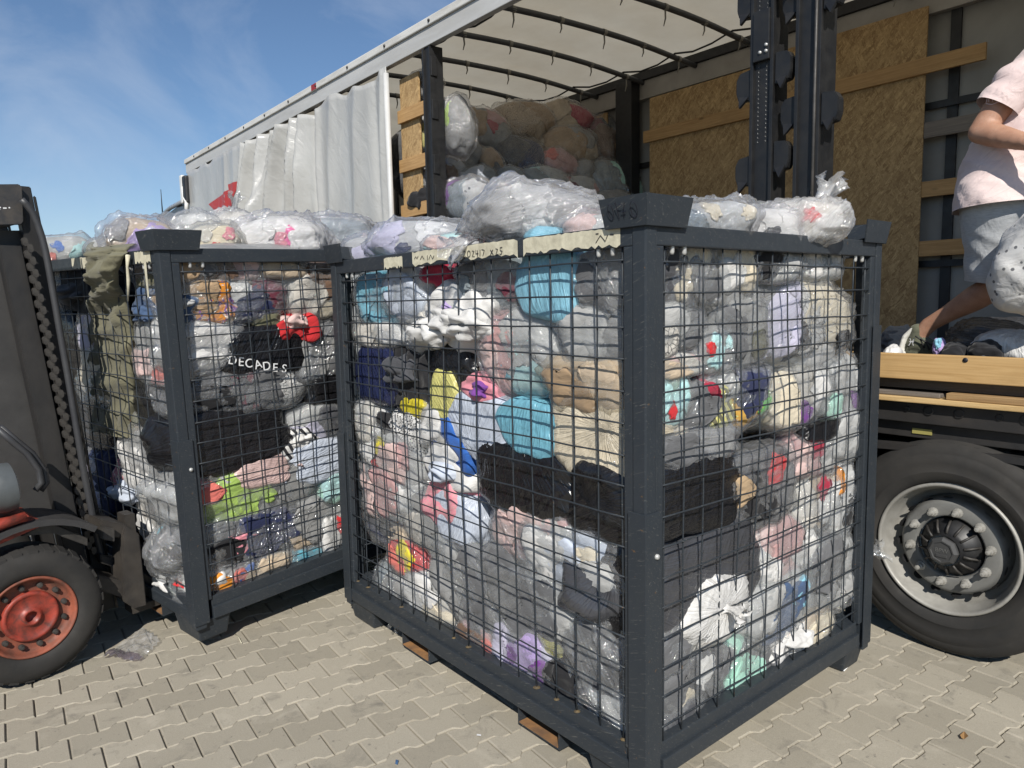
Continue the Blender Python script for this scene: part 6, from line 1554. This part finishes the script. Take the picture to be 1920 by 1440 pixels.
hipb, hipf = hip + Vector((-0.0, -0.07, -0.04)), hip + Vector((0.06, 0.12, -0.03))
person = blend('person', [
    [(hip, 0.145, 0.95), (chest, 0.165, 0.85), (neck + Vector((-0.03, 0, -0.06)), 0.11, 0.9), (neck, 0.062), (head, 0.06)],
    [(head + Vector((0, 0, 0.02)), 0.098, 0.85), (head + Vector((0.02, 0, 0.09)), 0.102, 0.85)], [(head + Vector((0.06, 0, -0.03)), 0.062), (head + Vector((0.105, 0, 0.03)), 0.022)],
    [(chest + Vector((0, 0, 0.12)), 0.10), (sh_n, 0.072), (el_n, 0.050), (wr_n, 0.031)], [(el_n, 0.050), (el_n.lerp(wr_n, 0.3), 0.050), (wr_n, 0.031), (wr_n + Vector((0.07, -0.01, 0.0)), 0.036, 0.6), (wr_n + Vector((0.16, -0.01, -0.02)), 0.014)],
    [(wr_n + Vector((0.06, 0, 0.0)), 0.02), (wr_n + Vector((0.10, -0.03, 0.045)), 0.011), (wr_n + Vector((0.13, -0.03, 0.03)), 0.009)],
    [(chest + Vector((0, 0.05, 0.12)), 0.10), (sh_f, 0.072), (el_f, 0.05), (wr_f, 0.031), (wr_f + Vector((0.05, 0, -0.06)), 0.035, 0.6), (wr_f + Vector((0.06, 0, -0.14)), 0.013)],
    [(hipb, 0.12), (hipb.lerp(knee_b, 0.5), 0.088), (knee_b, 0.062), (knee_b.lerp(ank_b, 0.35), 0.062), (knee_b.lerp(ank_b, 0.75), 0.043), (ank_b, 0.038)],
    [(ank_b, 0.04), (at(1715, 638, 0.06), 0.034), (at(1745, 655, 0.06), 0.034), (at(1770, 665, 0.06), 0.026)],
    [(hipf, 0.12), (hipf.lerp(knee_f, 0.5), 0.088), (knee_f, 0.062), (knee_f.lerp(ank_f, 0.35), 0.06), (ank_f, 0.04), (ank_f + Vector((0.1, 0, -0.05)), 0.034)],
], SKIN, None, 0.013, 5)
tag(person, 'person in pale pink t-shirt and grey shorts striding along the trailer deck', 'person')
m, nt, b, o = new_mat('pink_jersey')
c = mixc(nt, remap(nt, noise_tex(nt, coords(nt), 5, 5), 0.35, 0.7, 0, 1), (0.68, 0.55, 0.52), (0.60, 0.47, 0.45))
nt.links.new(c, b.inputs['Base Color']); b.inputs['Roughness'].default_value = 0.9; b.inputs['Sheen Weight'].default_value = 0.15
bump(nt, noise_tex(nt, coords(nt, (1, 1, 2.2), (0, 0.7, 0)), 9, 4, 0.55, 1.2), 0.55, 0.02, b)
hem_c = at(1876, 372, 0.0); hem_n = Vector((0.06, 0, -1))
shirt = blend('t_shirt', [
    [(hem_c + Vector((0.015, -0.01, -0.04)), 0.196, 1.3), (hip.lerp(chest, 0.3) + Vector((-0.01, -0.01, 0)), 0.182, 1.1), (chest, 0.182, 0.95), (neck + Vector((-0.04, 0, -0.07)), 0.13, 1.0), (neck + Vector((-0.01, 0, -0.03)), 0.082)],
    [(chest + Vector((0.0, -0.03, 0.14)), 0.13), (sh_n, 0.092)], [(chest + Vector((0, 0.06, 0.14)), 0.12), (sh_f, 0.095), (sh_f.lerp(el_f, 0.5), 0.088)]], m, person, 0.015, 4, 0.010, [(at(1876, 391), hem_n)])
ad = (el_n - sh_n).normalized()
blend('sleeve', [[(sh_n + Vector((0.02, 0, -0.01)), 0.093), (sh_n.lerp(el_n, 0.35), 0.092), (sh_n.lerp(el_n, 0.75), 0.094)]], m, person, 0.012, 4, 0.006, [(sh_n.lerp(el_n, 0.52), ad)])
lgx, lgz = sh_n.lerp(el_n, 0.22), 0
strokes('sleeve_print', [[(0.0, 0.0), (0.0, 0.022)], [(0.008, 0.0), (0.008, 0.022), (0.015, 0.022)], [(0.022, 0.0), (0.022, 0.022), (0.03, 0.01), (0.03, 0.022)], [(0.038, 0.0), (0.038, 0.022)], [(0.046, 0.022), (0.046, 0.002)], [(-0.003, -0.004), (0.02, -0.012), (0.048, -0.004)]], at(1850, 192, -0.235), (1, 0.05, -0.05), (0.0, 0, 1), (-0.2, -1, 0.1), 0.0025, m_surface('sleeve_ink', (0.62, 0.48, 0.46), None, 0.8), person)
m, nt, b, o = new_mat('grey_sweat')
c = mixc(nt, remap(nt, noise_tex(nt, coords(nt, (1, 1, 6)), 40, 3), 0.35, 0.7, 0, 1), (0.44, 0.455, 0.47), (0.34, 0.355, 0.37))
nt.links.new(c, b.inputs['Base Color']); b.inputs['Roughness'].default_value = 0.9; b.inputs['Sheen Weight'].default_value = 0.2
bump(nt, noise_tex(nt, coords(nt, (2, 1, 1)), 8, 4, 0.55, 1.0), 0.5, 0.015, b)
kb2 = at(1866, 540, 0.02); kf2 = hipf.lerp(knee_f, 0.85)
bd = (kb2 - hipb).normalized()
blend('shorts', [
    [(hip + Vector((0.01, 0, 0.06)), 0.168, 1.06), (hip + Vector((0.02, 0.0, -0.05)), 0.170, 1.12)],
    [(hipb + Vector((0.01, 0.0, 0)), 0.138), (hipb.lerp(kb2, 0.5), 0.120), (kb2, 0.120)]], m, person, 0.014, 4, 0.006, [(at(1862, 531, 0.02), Vector((-0.16, 0, -1)))])
blend('shorts_leg', [[(hipf, 0.135), (hipf.lerp(kf2, 0.5), 0.122), (kf2, 0.11)]], m, person, 0.016, 3, 0.005)
# shoe: heel raised, sole towards the back
OLS = m_fabric((0.12, 0.125, 0.085)); SOLE = m_surface('shoe_sole', (0.70, 0.69, 0.64), (0.5, 0.48, 0.42), 0.6)
shoe = blend('shoe', [[(at(1722, 622, 0.06), 0.045, 0.9), (at(1718, 644, 0.06), 0.045, 0.9), (at(1742, 652, 0.06), 0.047, 0.95), (at(1765, 664, 0.06), 0.040, 1.0), (at(1782, 674, 0.06), 0.030, 1.0)], [(at(1716, 634, 0.06), 0.04, 0.9), (at(1704, 655, 0.06), 0.034, 0.9), (at(1722, 668, 0.06), 0.04), (at(1760, 678, 0.06), 0.036)]], OLS, person, 0.009, 4, 0.003)
blend('shoe_sole', [[(at(1716, 616, 0.06), 0.016, 2.2), (at(1700, 632, 0.06), 0.018, 2.3), (at(1694, 652, 0.06), 0.019, 2.4), (at(1698, 670, 0.06), 0.018, 2.4), (at(1724, 684, 0.06), 0.016, 2.4), (at(1765, 694, 0.06), 0.016, 2.4)]], SOLE, person, 0.008, 3)
LACE = m_surface('shoe_lace', (0.03, 0.03, 0.03), None, 0.8)
for k in range(4):
    tube('shoe_lace', [at(1716 + 10 * k, 630 + 5 * k, 0.0), at(1726 + 10 * k, 637 + 5 * k, 0.005), at(1733 + 10 * k, 652 + 4 * k, 0.01)], 0.004, LACE, person, 5)
strokes('shoe_print', [[(0, 0), (0.008, 0.02), (0, 0.038)], [(0.022, 0), (0.014, 0.02), (0.022, 0.038)], [(0.0, 0.02), (0.022, 0.02)]], at(1704, 648, 0.009), (1, 0, 0), (0.1, 0, 1), (-0.3, -1, 0), 0.004, WHITE_INK, shoe)
shoe2 = blend('shoe', [[(ank_f + Vector((-0.03, 0, -0.03)), 0.045), (ank_f + Vector((0.16, 0, -0.045)), 0.04)]], OLS, person, 0.012, 3)
m_surface('hair', (0.05, 0.03, 0.02), None, 0.6)
blend('hair', [[(head + Vector((-0.03, 0, 0.05)), 0.09, 0.95), (head + Vector((0.0, 0, 0.12)), 0.10, 0.85)]], MATS['hair'], person, 0.012, 3, 0.004)
# the printed white laundry bag the person carries
q = at(1905, 455, -0.28)
cb_ = make_sack(at(1962, 484, -0.24), ((1, 0, 0), (0, 1, 0), (0, 0, 1)), (0.185, 0.12, 0.25), 'cloth', ['white:spots:dgrey'], 'white cloth bag with small dark prints carried at the hip', None, cat='bag', name='carried_bag', ang=-22, lump=0.04, flat=1.0, fold_amp=0.4)
# lilac cloth hanging out beside the shoe
deck_item((1748, 634, 1768, 668), 3.74, K, ['lilac', 'sky'], 'lilac and blue patterned cloth beside the shoe', hd=0.04)
